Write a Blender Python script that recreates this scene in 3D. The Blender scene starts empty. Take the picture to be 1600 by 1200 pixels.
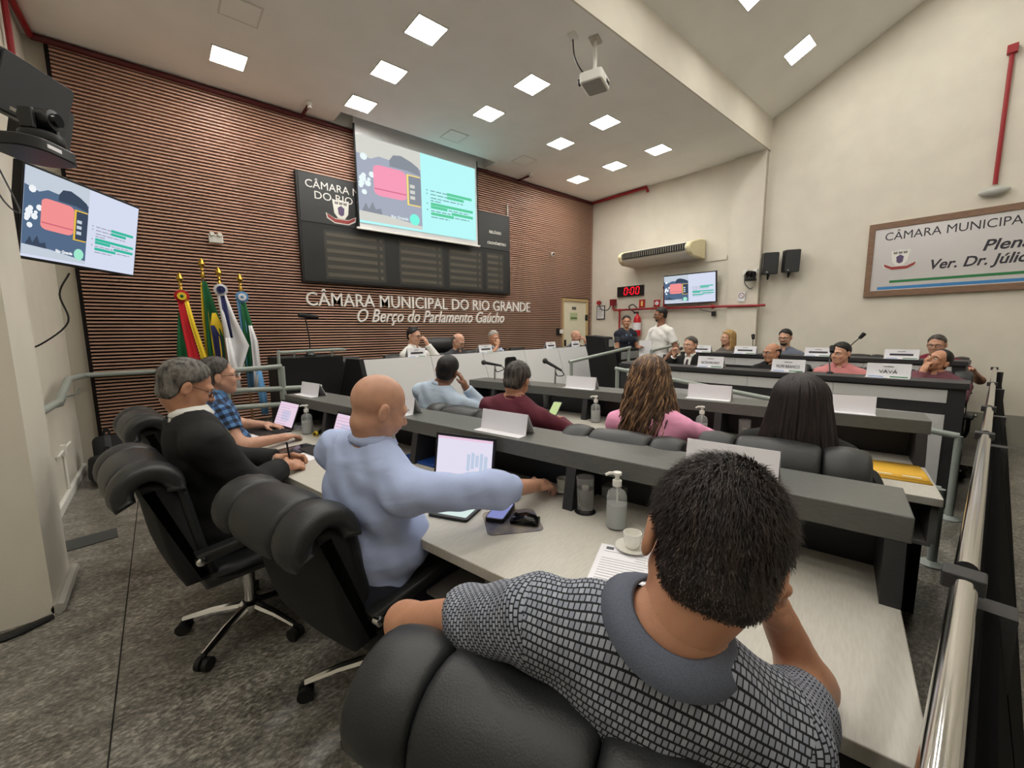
import bpy, bmesh, math, random
import numpy as np
from mathutils import Vector, Matrix
import openvdb
random.seed(7)
RAD = math.radians
scn = bpy.context.scene
col = scn.collection
# ---------------------------------------------------------------- camera, exposure, world
def set_camera():
    yaw, pitch, roll = 0.70477, 0.12806, -0.0102
    cy, sy, cp, sp = math.cos(yaw), math.sin(yaw), math.cos(pitch), math.sin(pitch)
    fw = Vector((sy*cp, cy*cp, -sp)); r = Vector((cy, -sy, 0)); u = r.cross(fw)
    r2 = r*math.cos(roll)+u*math.sin(roll); u2 = u*math.cos(roll)-r*math.sin(roll)
    cam = bpy.data.cameras.new('camera'); cam.sensor_width = 36; cam.lens = 644.92/1600*36
    cam.clip_start = .02
    o = bpy.data.objects.new('camera', cam); col.objects.link(o)
    m = Matrix((r2, u2, -fw)).transposed().to_4x4(); m.translation = (0, 0, 1.5)
    o.matrix_world = m
    scn.camera = o
set_camera()
scn.view_settings.view_transform = 'Standard'; scn.view_settings.look = 'None'
scn.view_settings.gamma = 1; scn.view_settings.exposure = 0.0
w = bpy.data.worlds.new('world'); scn.world = w; w.use_nodes = True
w.node_tree.nodes['Background'].inputs[0].default_value = (.8, .85, .9, 1)
w.node_tree.nodes['Background'].inputs[1].default_value = .02
LAMP = 57.0      # emission strength of every ceiling panel
LAMPCOL = (1, .965, .90)
# ---------------------------------------------------------------- materials
MT = {}
def mat(name, c, rough=.6, metal=0, noise=0, nscale=40, bump=0, bscale=200, emit=0, trans=0, ior=1.45, c2=None, coat=0, stretch=None, sss=0, wrinkle=0):
    if name in MT: return MT[name]
    m = bpy.data.materials.new(name); m.use_nodes = True; nt = m.node_tree; b = nt.nodes['Principled BSDF']
    b.inputs['Base Color'].default_value = (*c, 1); b.inputs['Roughness'].default_value = rough; b.inputs['Metallic'].default_value = metal
    b.inputs['Transmission Weight'].default_value = trans; b.inputs['IOR'].default_value = ior; b.inputs['Coat Weight'].default_value = coat
    if sss:
        b.inputs['Subsurface Weight'].default_value = sss; b.inputs['Subsurface Scale'].default_value = .006
    if emit:
        b.inputs['Emission Color'].default_value = (*c, 1); b.inputs['Emission Strength'].default_value = emit
        b.inputs['Base Color'].default_value = (0, 0, 0, 1); b.inputs['Specular IOR Level'].default_value = .1
    def coords():
        t = nt.nodes.new('ShaderNodeTexCoord'); out = t.outputs['Object']
        if stretch:
            mp = nt.nodes.new('ShaderNodeMapping'); mp.inputs['Scale'].default_value = stretch; nt.links.new(out, mp.inputs[0]); out = mp.outputs[0]
        return out
    if noise or c2:
        n = nt.nodes.new('ShaderNodeTexNoise'); n.inputs['Scale'].default_value = nscale; n.inputs['Detail'].default_value = 5
        nt.links.new(coords(), n.inputs['Vector'])
        cr = nt.nodes.new('ShaderNodeValToRGB')
        lo = c2 if c2 else tuple(x*(1-noise) for x in c); hi = c if c2 else tuple(min(1, x*(1+noise)) for x in c)
        cr.color_ramp.elements[0].color = (*lo, 1); cr.color_ramp.elements[1].color = (*hi, 1)
        cr.color_ramp.elements[0].position = .36; cr.color_ramp.elements[1].position = .64
        nt.links.new(n.outputs[0], cr.inputs[0]); nt.links.new(cr.outputs[0], b.inputs['Base Color'])
    if bump:
        n = nt.nodes.new('ShaderNodeTexNoise'); n.inputs['Scale'].default_value = bscale; n.inputs['Detail'].default_value = 4
        nt.links.new(coords(), n.inputs['Vector'])
        bp = nt.nodes.new('ShaderNodeBump'); bp.inputs['Strength'].default_value = bump; bp.inputs['Distance'].default_value = .004
        nt.links.new(n.outputs[0], bp.inputs['Height']); nt.links.new(bp.outputs[0], b.inputs['Normal'])
        if wrinkle:
            n2 = nt.nodes.new('ShaderNodeTexNoise'); n2.inputs['Scale'].default_value = 5.5; n2.inputs['Detail'].default_value = 1.5; n2.inputs['Distortion'].default_value = .5
            mp = nt.nodes.new('ShaderNodeMapping'); mp.inputs['Scale'].default_value = (1, 1, 2.2); mp.inputs['Rotation'].default_value = (.3, .5, 0); nt.links.new(coords(), mp.inputs[0]); nt.links.new(mp.outputs[0], n2.inputs['Vector'])
            b2 = nt.nodes.new('ShaderNodeBump'); b2.inputs['Strength'].default_value = wrinkle; b2.inputs['Distance'].default_value = .03
            nt.links.new(n2.outputs[0], b2.inputs['Height']); nt.links.new(b2.outputs[0], bp.inputs['Normal'])
    MT[name] = m; return m
def S(r, g, b):      # sRGB bytes -> linear
    return tuple(((x/255)/12.92 if x <= 10 else ((x/255+.055)/1.055)**2.4) for x in (r, g, b))
def uvmat(name, build):
    m = bpy.data.materials.new(name); m.use_nodes = True; nt = m.node_tree; b = nt.nodes['Principled BSDF']; b.inputs['Roughness'].default_value = .85
    uv = nt.nodes.new('ShaderNodeUVMap'); uv.uv_map = 'UVMap'
    build(nt, b, uv.outputs[0]); MT[name] = m; return m
WALL = mat('wall_paint', S(214, 208, 194), .8, noise=.03, nscale=3, bump=.15, bscale=60)
CEIL = mat('ceiling_paint', S(238, 237, 232), .85, noise=.02, nscale=2)
WHITE = mat('white_plastic', S(225, 224, 218), .5)
BLACK = mat('black_plastic', S(22, 22, 23), .45)
BLKM = mat('matte_black', S(14, 14, 15), .75)
PAPER = mat('white_paper', S(232, 231, 236), .85)
RED = mat('red_pipe_paint', S(150, 28, 36), .45)
REDD = mat('dark_red_paint', S(84, 22, 24), .5)
GREYRAIL = mat('grey_green_rail_paint', S(150, 158, 152), .45)
CHROME = mat('chrome', S(225, 225, 225), .12, 1)
ALU = mat('brushed_aluminium', S(190, 188, 182), .32, 1)
GOLD = mat('gold', S(196, 160, 70), .3, 1)
LAM = mat('grey_laminate', S(184, 180, 170), .45, noise=.05, nscale=25, stretch=(1, 6, 1))
LAMD = mat('grey_laminate_edge', S(120, 118, 114), .5)
CHAR = mat('charcoal_laminate', S(92, 93, 90), .42, noise=.10, nscale=30, stretch=(8, 1, 8), bump=.05)
CHARD = mat('dark_charcoal_laminate', S(46, 46, 48), .5, noise=.1, nscale=30, stretch=(8, 1, 8))
PANEL = mat('white_laminate', S(206, 206, 206), .45)
LEATHER = mat('black_leather', S(35, 37, 38), .4, bump=.25, bscale=260, noise=.1, nscale=8)
SHELL = mat('black_chair_fabric', S(20, 20, 21), .8, bump=.3, bscale=500)
GLASS = mat('clear_glass', (1, 1, 1), .02, trans=.93, ior=1.3)
WATER = mat('water', (.96, .98, 1), .0, trans=1, ior=1.33)
CLEARP = mat('clear_plastic', S(236, 240, 240), .1, trans=.8, ior=1.2)
RUB = mat('black_rubber', S(16, 16, 16), .6)
CABLE = mat('grey_cable', S(70, 70, 74), .6)
# ---------------------------------------------------------------- mesh helpers
class MB:
    def __init__(s): s.v = []; s.f = []; s.mi = []
    def add(s, v, f, mi=0):
        n = len(s.v); s.v += [tuple(p) for p in v]; s.f += [tuple(i+n for i in q) for q in f]; s.mi += [mi]*len(f); return s
    def box(s, x0, y0, z0, x1, y1, z1, mi=0):
        v = [(x0, y0, z0), (x1, y0, z0), (x1, y1, z0), (x0, y1, z0), (x0, y0, z1), (x1, y0, z1), (x1, y1, z1), (x0, y1, z1)]
        return s.add(v, [(3, 2, 1, 0), (4, 5, 6, 7), (0, 1, 5, 4), (1, 2, 6, 5), (2, 3, 7, 6), (3, 0, 4, 7)], mi)
    def hexa(s, v, mi=0):     # 8 corners, bottom ring then top ring
        return s.add(v, [(3, 2, 1, 0), (4, 5, 6, 7), (0, 1, 5, 4), (1, 2, 6, 5), (2, 3, 7, 6), (3, 0, 4, 7)], mi)
    def tube(s, path, r, n=8, cap=True, mi=0):
        P = [Vector(p) for p in path]; k = len(P); R = r if isinstance(r, (list, tuple)) else [r]*k
        v = []; up = Vector((0, 0, 1)); prev = None
        for i, p in enumerate(P):
            t = (P[min(i+1, k-1)]-P[max(i-1, 0)]).normalized()
            if prev is None:
                a = t.cross(up if abs(t.z) < .95 else Vector((1, 0, 0))).normalized()
            else:
                a = (prev-t*prev.dot(t)); a = a.normalized() if a.length > 1e-6 else t.orthogonal().normalized()
            prev = a; b = t.cross(a)
            v += [p+(a*math.cos(2*math.pi*j/n)+b*math.sin(2*math.pi*j/n))*R[i] for j in range(n)]
        f = [(i*n+j, i*n+(j+1) % n, (i+1)*n+(j+1) % n, (i+1)*n+j) for i in range(k-1) for j in range(n)]
        if cap: f += [tuple(range(n-1, -1, -1)), tuple((k-1)*n+j for j in range(n))]
        return s.add(v, f, mi)
    def lathe(s, prof, n=16, c=(0, 0, 0), mi=0, axis=2):
        v = []; 
        for r, z in prof:
            for j in range(n):
                a = 2*math.pi*j/n; q = (r*math.cos(a), r*math.sin(a), z)
                if axis == 0: q = (q[2], q[0], q[1])
                if axis == 1: q = (q[1], q[2], q[0])
                v.append((c[0]+q[0], c[1]+q[1], c[2]+q[2]))
        k = len(prof)
        f = [(i*n+j, i*n+(j+1) % n, (i+1)*n+(j+1) % n, (i+1)*n+j) for i in range(k-1) for j in range(n)]
        f += [tuple(range(n-1, -1, -1)), tuple((k-1)*n+j for j in range(n))]
        return s.add(v, f, mi)
    def ball(s, c, r, n=10, mi=0):
        rr = r if isinstance(r, (list, tuple)) else (r, r, r); v = []; m = n//2+1
        for i in range(m+1):
            th = math.pi*(i*.998+.001*m)/m
            for j in range(n):
                a = 2*math.pi*j/n; v.append((c[0]+rr[0]*math.sin(th)*math.cos(a), c[1]+rr[1]*math.sin(th)*math.sin(a), c[2]-rr[2]*math.cos(th)))
        f = [(i*n+j, i*n+(j+1) % n, (i+1)*n+(j+1) % n, (i+1)*n+j) for i in range(m) for j in range(n)]
        f += [tuple(range(n-1, -1, -1)), tuple(m*n+j for j in range(n))]
        return s.add(v, f, mi)
    def prism(s, outline, d0, d1, axis=1, mi=0):   # outline (a,b) extruded along axis
        n = len(outline)
        def q(a, b, d): return (d, a, b) if axis == 0 else ((a, d, b) if axis == 1 else (a, b, d))
        v = [q(a, b, d0) for a, b in outline]+[q(a, b, d1) for a, b in outline]
        f = [tuple(range(n-1, -1, -1)), tuple(range(n, 2*n))]+[(i, (i+1) % n, n+(i+1) % n, n+i) for i in range(n)]
        return s.add(v, f, mi)
    def pillow(s, outline, x0, x1, r, n=4, mi=0, bul=0):  # closed (y,z) outline extruded along x with rounded ends
        O = [Vector((a, b)) for a, b in outline]; k = len(O)
        area = sum(O[i].x*O[(i+1) % k].y-O[(i+1) % k].x*O[i].y for i in range(k)); sg = 1 if area > 0 else -1
        N = []
        for i in range(k):
            t = (O[(i+1) % k]-O[i-1]).normalized(); N.append(Vector((-t.y, t.x))*sg)
        st = []
        for i in range(n+1):
            a = math.pi/2*i/n; st.append((x0+r*(1-math.sin(a)), r*(1-math.cos(a))))
        st = [(x0+r*(1-math.sin(a)), r*(1-math.cos(a))) for a in [math.pi/2*(1-i/n) for i in range(n+1)]]
        mid = []
        if bul:
            for i in range(1, 6):
                t = i/6; mid.append((x0+r+(x1-x0-2*r)*t, -bul*math.sin(math.pi*t)))
        st2 = st+mid+[(x0+x1-x, e) for x, e in reversed(st)]
        v = []
        for x, e in st2:
            v += [(x, O[i].x+N[i].x*e, O[i].y+N[i].y*e) for i in range(k)]
        m = len(st2)
        f = [(i*k+j, i*k+(j+1) % k, (i+1)*k+(j+1) % k, (i+1)*k+j) for i in range(m-1) for j in range(k)]
        f += [tuple(range(k-1, -1, -1)), tuple((m-1)*k+j for j in range(k))]
        return s.add(v, f, mi)
    def xf(s, M):
        s.v = [tuple(M @ Vector(p)) for p in s.v]; return s
    def mesh(s, name, mats, smooth):
        me = bpy.data.meshes.new(name); me.from_pydata(s.v, [], s.f)
        for m in (mats if isinstance(mats, (list, tuple)) else [mats]): me.materials.append(m)
        if any(s.mi): me.polygons.foreach_set('material_index', s.mi)
        bm = bmesh.new(); bm.from_mesh(me); bmesh.ops.recalc_face_normals(bm, faces=bm.faces); bm.to_mesh(me); bm.free()
        if smooth:
            me.polygons.foreach_set('use_smooth', [True]*len(me.polygons))
            if smooth != 'all': me.set_sharp_from_angle(angle=RAD(40))
        me.update(); return me
    def build(s, name, mats, parent=None, smooth=True, bev=0):
        o = bpy.data.objects.new(name, s.mesh(name, mats, smooth)); col.objects.link(o); o.parent = parent
        if bev:
            b = o.modifiers.new('bevel', 'BEVEL'); b.width = bev; b.segments = 2; b.limit_method = 'ANGLE'
        return o
def tag(o, label=None, cat=None, group=None, kind=None):
    for k, v in (('label', label), ('category', cat), ('group', group), ('kind', kind)):
        if v: o[k] = v
    return o
def root(name, loc, rz, label, cat, group=None):
    o = bpy.data.objects.new(name, None); col.objects.link(o); o.location = loc; o.rotation_euler = (0, 0, rz); o.empty_display_size = .1
    return tag(o, label, cat, group)
def copy_tree(o, parent=None):
    c = o.copy(); col.objects.link(c); c.parent = parent
    for ch in list(o.children): copy_tree(ch, c)
    return c
def arc(path, n=6):     # Catmull-Rom
    P = [Vector(p) for p in path]; P = [P[0]*2-P[1]]+P+[P[-1]*2-P[-2]]; out = []
    for i in range(1, len(P)-2):
        for j in range(n):
            t = j/n; a, b, c, d = P[i-1:i+3]
            out.append(.5*((2*b)+(c-a)*t+(2*a-5*b+4*c-d)*t*t+(3*b-a-3*c+d)*t**3))
    out.append(P[-2]); return out
def rrect(w, h, r, n=4, cx=0, cy=0):
    o = []
    for qx, qy, a0 in ((1, 1, 0), (-1, 1, 90), (-1, -1, 180), (1, -1, 270)):
        for i in range(n+1):
            a = RAD(a0+90*i/n); o.append((cx+qx*(w/2-r)+r*math.cos(a), cy+qy*(h/2-r)+r*math.sin(a)))
    return o
def text_mesh(s, size, depth=0, shear=0, bold=0, space=1, align='LEFT'):
    c = bpy.data.curves.new('t', 'FONT'); c.body = s; c.size = size; c.extrude = depth; c.shear = shear; c.offset = bold; c.space_character = space; c.align_x = align; c.resolution_u = 3
    o = bpy.data.objects.new('t', c); col.objects.link(o)
    bpy.context.view_layer.update()
    me = bpy.data.meshes.new_from_object(o.evaluated_get(bpy.context.evaluated_depsgraph_get()))
    bpy.data.objects.remove(o); return me
def split_letters(me, Mi=None):
    """connected pieces of a text mesh, accents joined to their letter"""
    bm = bmesh.new(); bm.from_mesh(me); bm.verts.ensure_lookup_table()
    seen = set(); isl = []
    for v0 in bm.verts:
        if v0.index in seen: continue
        st = [v0]; seen.add(v0.index); g = []
        while st:
            v_ = st.pop(); g.append(v_.index)
            for e in v_.link_edges:
                q = e.other_vert(v_)
                if q.index not in seen: seen.add(q.index); st.append(q)
        isl.append(g)
    X = [(Mi @ v.co).x if Mi else v.co.x for v in bm.verts]
    rng = sorted([min(X[i] for i in g), max(X[i] for i in g), g] for g in isl); out = []
    for r in rng:
        if out and (min(r[1], out[-1][1])-max(r[0], out[-1][0])) > .55*min(r[1]-r[0], out[-1][1]-out[-1][0]):
            out[-1][1] = max(r[1], out[-1][1]); out[-1][2] = out[-1][2]+r[2]
        else: out.append(list(r))
    res = []
    for r in out:
        mp = {i: j for j, i in enumerate(r[2])}
        res.append(([tuple(bm.verts[i].co) for i in r[2]], [tuple(mp[v_.index] for v_ in f.verts) for f in bm.faces if f.verts[0].index in mp]))
    bm.free(); return res
def text(s, size, mtl, parent, M, depth=.0005, shear=0, bold=0, space=1, width=None, align='LEFT', name='lettering'):
    """flat lettering; M maps text plane (x right, y up, z out) to parent space; width fits it"""
    me = text_mesh(s, size, depth, shear, bold, space, align)
    if width:
        xs = [v.co.x for v in me.vertices]; k = width/(max(xs)-min(xs)); me.transform(Matrix.Diagonal((k, 1, 1, 1)))
    me.transform(M); me.materials.clear(); me.materials.append(mtl)
    if size > .1:
        for vs, fs in split_letters(me, M.inverted()): MB().add(vs, fs).build('letter', mtl, parent, False)
        return
    o = bpy.data.objects.new(name, me); col.objects.link(o); o.parent = parent; return o
def frameM(o, ex, ey):
    ex = Vector(ex).normalized(); ey = Vector(ey).normalized(); ez = ex.cross(ey)
    m = Matrix((ex, ey, ez)).transposed().to_4x4(); m.translation = Vector(o); return m
def structure(mb, name, m, smooth=False):
    return tag(mb.build(name, m, None, smooth), kind='structure')
# ---------------------------------------------------------------- the room
YB, XR, XL, ZC, BY = 6.65, 8.21, -.77, 4.516, 2.84
GRAN = bpy.data.materials.new('polished_granite'); GRAN.use_nodes = True
def granite():
    nt = GRAN.node_tree; b = nt.nodes['Principled BSDF']; b.inputs['Roughness'].default_value = .28
    t = nt.nodes.new('ShaderNodeTexCoord'); mp = nt.nodes.new('ShaderNodeMapping'); mp.inputs['Scale'].default_value = (1, 1.7, 1); mp.inputs['Rotation'].default_value = (0, 0, .7)
    nt.links.new(t.outputs['Object'], mp.inputs[0])
    n = nt.nodes.new('ShaderNodeTexNoise'); n.inputs['Scale'].default_value = 36; n.inputs['Detail'].default_value = 6; n.inputs['Roughness'].default_value = .75
    n2 = nt.nodes.new('ShaderNodeTexNoise'); n2.inputs['Scale'].default_value = 5; n2.inputs['Detail'].default_value = 3
    for q in (n, n2): nt.links.new(mp.outputs[0], q.inputs['Vector'])
    cr = nt.nodes.new('ShaderNodeValToRGB'); e = cr.color_ramp.elements
    e[0].position = .36; e[0].color = (*S(50, 48, 45), 1); e[1].position = .66; e[1].color = (*S(182, 177, 165), 1)
    k = e.new(.5); k.color = (*S(110, 106, 98), 1)
    mx = nt.nodes.new('ShaderNodeMix'); mx.data_type = 'FLOAT'; mx.inputs[0].default_value = .25
    nt.links.new(n.outputs[0], mx.inputs[2]); nt.links.new(n2.outputs[0], mx.inputs[3]); nt.links.new(mx.outputs[0], cr.inputs[0]); nt.links.new(cr.outputs[0], b.inputs['Base Color'])
granite()
fl = structure(MB().box(-3.6, -4.6, -.12, 8.6, 6.9, -.012), 'floor', mat('floor_screed', S(60, 57, 52), .8))
xs = [-3.6, -2.67, -1.47, -.27, .93, 2.13, 3.33, 4.53, 5.73, 6.93, 8.25]; ys = [-4.6, -2.2, .2, 2.6, 5.0, 6.65]
for i in range(len(xs)-1):
    for j in range(len(ys)-1):
        MB().box(xs[i]+.003, ys[j]+.001, -.012, xs[i+1]-.003, ys[j+1]-.001, 0).build('granite_slab', GRAN, fl, False)
# raised platform along the head wall
pf = structure(MB().box(1.2, 4.0, 0, XR, YB, .18).box(-.35, 5.7, 0, 1.2, YB, .18), 'floor_platform', GRAN)
# head wall with its slats
wb = structure(MB().box(-3.6, YB, -.1, 8.6, YB+.2, 5.2), 'wall_back', mat('wall_behind_slats', S(196, 190, 176), .8))
BACKING = mat('black_slat_backing', S(20, 12, 11), .9)
b = MB().box(-.59, YB-.02, .3, 7.14, YB, ZC-.02); b.box(7.14, YB-.02, 2.24, 8.2, YB, ZC-.02); b.box(8.1, YB-.02, .18, 8.2, YB, 2.24)
b.build('slat_backing', BACKING, wb, False)
MB().box(-.62, YB-.062, .18, -.585, YB, ZC).build('edge_batten', BACKING, wb, False)
SLAT = mat('brown_wood_slat', S(188, 150, 130), .45, noise=.12, nscale=6, stretch=(.3, 1, 4))
def slat_mesh(x0, x1):
    return MB().box(x0, -.06, 0, x1, 0, .018).mesh('slat', SLAT, False)
full, part, small = slat_mesh(-.585, 8.19), slat_mesh(-.585, 7.13), slat_mesh(8.11, 8.19)
z = .33
while z < ZC-.05:
    for me in ([part, small] if z < 2.23 else [full]):
        o = bpy.data.objects.new('slat', me); col.objects.link(o); o.parent = wb; o.location = (0, YB-.02, z)
    z += .0395
structure(MB().box(-.585, YB-.05, .18, 7.13, YB, .32), 'baseboard_back', GRAN)
# door in the head wall
d = tag(root('door_1', (7.16, YB-.03, .18), 0, None, None), kind='structure')
CREAM = mat('cream_door_paint', S(226, 220, 196), .5)
MB().box(.05, 0, 0, .87, .03, 2.0).build('door_leaf', CREAM, d, False, .004)
FRM = mat('wood_door_frame', S(196, 170, 122), .5)
for q in ((0, -.03, 0, .05, .03, 2.06), (.87, -.03, 0, .92, .03, 2.06), (.05, -.03, 2.0, .87, .03, 2.06)):
    MB().box(*q).build('door_frame', FRM, d, False)
for zz in (1.55, .45): MB().box(.84, -.035, zz, .90, 0, zz+.14).build('hinge', BLACK, d, False)
MB().box(.09, -.04, .95, .12, 0, 1.1).build('door_handle', BLACK, d, False)
MB().box(.36, -.006, 1.80, .50, 0, 1.87).build('door_plate', mat('grey_plate', S(96, 100, 90), .5), d, False)
sg = MB().box(.29, -.006, 1.55, .55, 0, 1.73).build('exit_sign', mat('pale_green_sign', S(184, 196, 150), .6), d, False)
MB().box(.31, -.008, 1.585, .53, -.005, 1.625).build('sign_line', mat('sign_green', S(90, 120, 70), .6), sg, False)
# side walls and the rest of the shell
wl = MB().box(XL-.25, 3.7, -.1, XL, YB, 5.2); wl.box(-3.6, 3.18, -.1, -.56, 3.7, 5.2)
structure(wl, 'wall_left', WALL)
structure(MB().box(-3.8, -4.8, -.1, -3.6, 3.4, 9), 'wall_left_rear', WALL)
wr = MB().box(XR, 2.84, -.1, XR+.3, YB, 5.2); wr.box(XR-.07, 2.84, -.1, XR+.02, 3.35, ZC); wr.box(XR+.06, -4.8, -.2, XR+.3, 2.84, 9)
structure(wr, 'wall_right', WALL)
structure(MB().box(XR+.03, -4.6, 0, XR+.06, 2.84, .36), 'baseboard_right', mat('grey_skirting', S(150, 148, 138), .5))
structure(MB().box(-3.8, -4.8, -.1, 8.6, -4.6, 9), 'wall_rear', WALL)
cl = MB().box(-3.8, BY, ZC, 8.5, 6.17, 5.0)
for q in ((-3.8, 6.17, 2.2, 6.55), (4.93, 6.17, 8.5, 6.55)): cl.box(q[0], q[1], ZC, q[2], q[3], 5.0)
cl.box(-3.8, 6.55, ZC, 8.5, 6.8, 5.0)
cl.box(2.2, 6.17, 4.9, 4.93, 6.55, 5.0)
structure(cl, 'ceiling', CEIL)
structure(MB().box(-3.8, BY-.02, ZC-.005, 8.4, BY, 5.02), 'trim_1', WALL)
SL = .478
zt = 5.005+SL*(BY+.4)
up = MB().hexa([(-3.8, -.4, zt), (8.6, -.4, zt), (8.6, BY, 5.005), (-3.8, BY, 5.005), (-3.8, -.4, zt+.15), (8.6, -.4, zt+.15), (8.6, BY, 5.16), (-3.8, BY, 5.16)])
up.box(-3.8, -4.8, zt, 8.6, -.4, zt+.15)
structure(up, 'ceiling_sloped', CEIL)
# ---------------------------------------------------------------- ceiling lights
DIFF = mat('lit_diffuser', LAMPCOL, .5, emit=LAMP)
def panel_light(M, label, lit=True):
    t = root('ceiling_light', M.translation, 0, label, 'ceiling light', 'square ceiling lights'); t.matrix_world = M
    s = .155
    for q in ((-s-.012, -s-.012, s+.012, -s), (-s-.012, s, s+.012, s+.012), (-s-.012, -s, -s, s), (s, -s, s+.012, s)):
        MB().box(q[0], q[1], -.012, q[2], q[3], .0).build('frame', WHITE, t, False)
    MB().box(-s, -s, -.008, s, s, 0).build('diffuser', DIFF, t, False)
gx = [.87, 2.334, 3.798, 5.262, 6.726]; gy = [4.027, 4.909, 5.791]
lit = {(0, 2), (1, 0), (1, 1), (1, 2), (2, 0), (2, 1), (3, 0), (3, 1), (4, 0), (4, 1), (4, 2), (0, 0)}
ORD = ['first', 'second', 'third', 'fourth', 'fifth', 'sixth', 'seventh']; ROW = ['nearest the beam', 'in the middle', 'nearest the slatted wall']
for i, x in enumerate(gx):
    for j, y in enumerate(gy):
        M = Matrix.Translation((x, y, ZC))
        if (i, j) in lit: panel_light(M, 'lit ceiling panel, %s from the left wall, in the row %s' % (ORD[i], ROW[j]))
        else:
            h = root('ceiling_hatch', (x, y, ZC), 0, 'unlit square ceiling hatch, %s from the left wall, in the row %s' % (ORD[i], ROW[j]), 'hatch', 'unlit ceiling hatches')
            MB().box(-.15, -.15, -.006, .15, .15, 0).build('hatch_panel', CEIL, h, False)
            e = MB()
            for q in ((-.165, -.165, .165, -.15), (-.165, .15, .165, .165), (-.165, -.15, -.15, .15), (.15, -.15, .165, .15)): e.box(q[0], q[1], -.008, q[2], q[3], 0)
            e.build('hatch_rim', mat('hatch_rim_grey', S(212, 209, 202), .7), h, False)
for i in range(7):
    for j, y in enumerate((2.16, .9, -2.2)):
        zz = 5.005+SL*(BY-max(y, -.4))
        a = math.atan(SL) if y > -.4 else 0
        panel_light(Matrix.Translation((7.15-1.6*i, y, zz)) @ Matrix.Rotation(-a, 4, 'X'), 'lit panel in the sloping ceiling, %s from the sign wall, %s' % (ORD[i], ('row next to the beam', 'middle row', 'row over the public seats')[j]))
# ---------------------------------------------------------------- slide shown on the screens
def emis(name, c, k=1.0):
    return mat(name, c, 1, emit=k)
PAL_TV = dict(page=S(214, 220, 240), panel=S(84, 106, 134), sky=S(196, 206, 218), pink=S(242, 146, 146), line=S(205, 105, 120), yel=S(232, 190, 70), dark=S(60, 72, 92), green=S(54, 184, 156), txt=S(150, 152, 170), badge=S(160, 232, 205), wht=S(240, 244, 248))
PAL_PR = dict(page=S(186, 250, 250), panel=S(168, 174, 190), sky=S(214, 214, 206), pink=S(248, 158, 186), line=S(216, 120, 150), yel=S(250, 222, 130), dark=S(140, 146, 156), green=S(98, 206, 158), txt=S(120, 160, 160), badge=S(130, 250, 228), wht=S(236, 250, 250))
def slide(parent, w, h, pal, key, y0=0):
    """the slide page as thin glowing layers on the local xz plane, facing -y"""
    E = {k: emis('%s_%s' % (key, k), v) for k, v in pal.items()}
    def X(f): return (f-.5)*w
    def Z(f): return (.5-f)*h
    n = [0]
    def rect(name, m, x0, z0, x1, z1, par=parent, lay=1):
        return MB().box(X(x0), y0-.0012*lay, Z(z1), X(x1), y0-.0012*(lay-1)-.0002, Z(z0)).build(name, E[m], par, False)
    def poly(name, m, pts, lay, par=parent):
        return MB().prism([(X(a), Z(b)) for a, b in pts], y0-.0012*lay, y0-.0012*(lay-1)-.0002, 1).build(name, E[m], par, False)
    pg = rect('slide_page', 'page', 0, 0, 1, 1, lay=1)
    pp = rect('slide_photo', 'panel', 0, 0, .49, .97, lay=2)
    poly('photo_sky', 'sky', [(0, 0), (.49, 0), (.49, .22), (.40, .17), (.31, .13), (.27, .2), (.16, .19), (.1, .24), (0, .2)], 3, pp)
    poly('photo_bus', 'dark', [(.24, .2), (.27, .13), (.33, .11), (.41, .15), (.47, .2), (.49, .3), (.38, .27), (.24, .27)], 4, pp)
    poly('photo_building', 'dark', rrect(.115, .37, .03, 3, .43, .50), 4, pp)
    for q in ((.37, .31, .385, .69), (.385, .31, .48, .325), (.385, .675, .48, .69)): rect('photo_yellow_edge', 'yel', *q, par=pp, lay=5)
    for i in range(3): rect('photo_window', 'sky', .395, .43+.07*i, .435, .47+.07*i, par=pp, lay=5)
    random.seed(3)
    for i in range(9):
        a, b_ = random.uniform(.02, .12), random.uniform(.22, .64); r = random.uniform(.012, .028)
        poly('photo_cotton', 'wht', [(a+r*math.cos(t*.785), b_+1.6*r*math.sin(t*.785)) for t in range(8)], 5, pp)
    pk = poly('slide_pink_block', 'pink', rrect(.25, .36, .05, 4, .24, .47), 6)
    rect('pink_line', 'line', .12, .565, .365, .58, par=pk, lay=7)
    poly('photo_ground', 'sky', [(0, .86), (.2, .87), (.49, .93), (.49, .97), (0, .97)], 3, pp)
    poly('photo_plants', 'dark', [(.02, .86), (.05, .76), (.07, .83), (.1, .74), (.12, .82), (.16, .8), (.17, .87)], 4, pp)
    poly('slide_badge', 'badge', [(.425+.042*math.cos(t*.524), .86+.072*math.sin(t*.524)) for t in range(12)], 6)
    text('Rio Grande', .05*h, E['wht'], parent, frameM((X(.235), y0-.008, Z(.885)), (1, 0, 0), (0, 0, 1)), name='slide_caption', bold=.001)
    rows = [(.44, .57, .72, 0), (.44, .72, .96, 1), (.485, .57, .72, 0), (.485, .72, .88, 1), (.53, .57, .88, 0), (.565, .57, .66, 0),
            (.61, .57, .97, 2), (.65, .57, .72, 2), (.65, .73, .93, 0), (.695, .57, .75, 0), (.69, .76, .97, 1), (.735, .57, .78, 1), (.735, .79, .93, 0), (.775, .57, .74, 0)]
    for z, a, b_, k in rows:
        if k: rect('highlight', 'green', a, z-.016, b_, z+.02, lay=2)
        else:
            x = a
            while x < b_:
                l = random.uniform(.02, .06); rect('text_line', 'txt', x, z, min(x+l, b_), z+.012, lay=3); x += l+.01
    for z in (.44, .485, .61, .69): rect('list_number', 'txt', .535, z-.004, .543, z+.014, lay=3)
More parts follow.
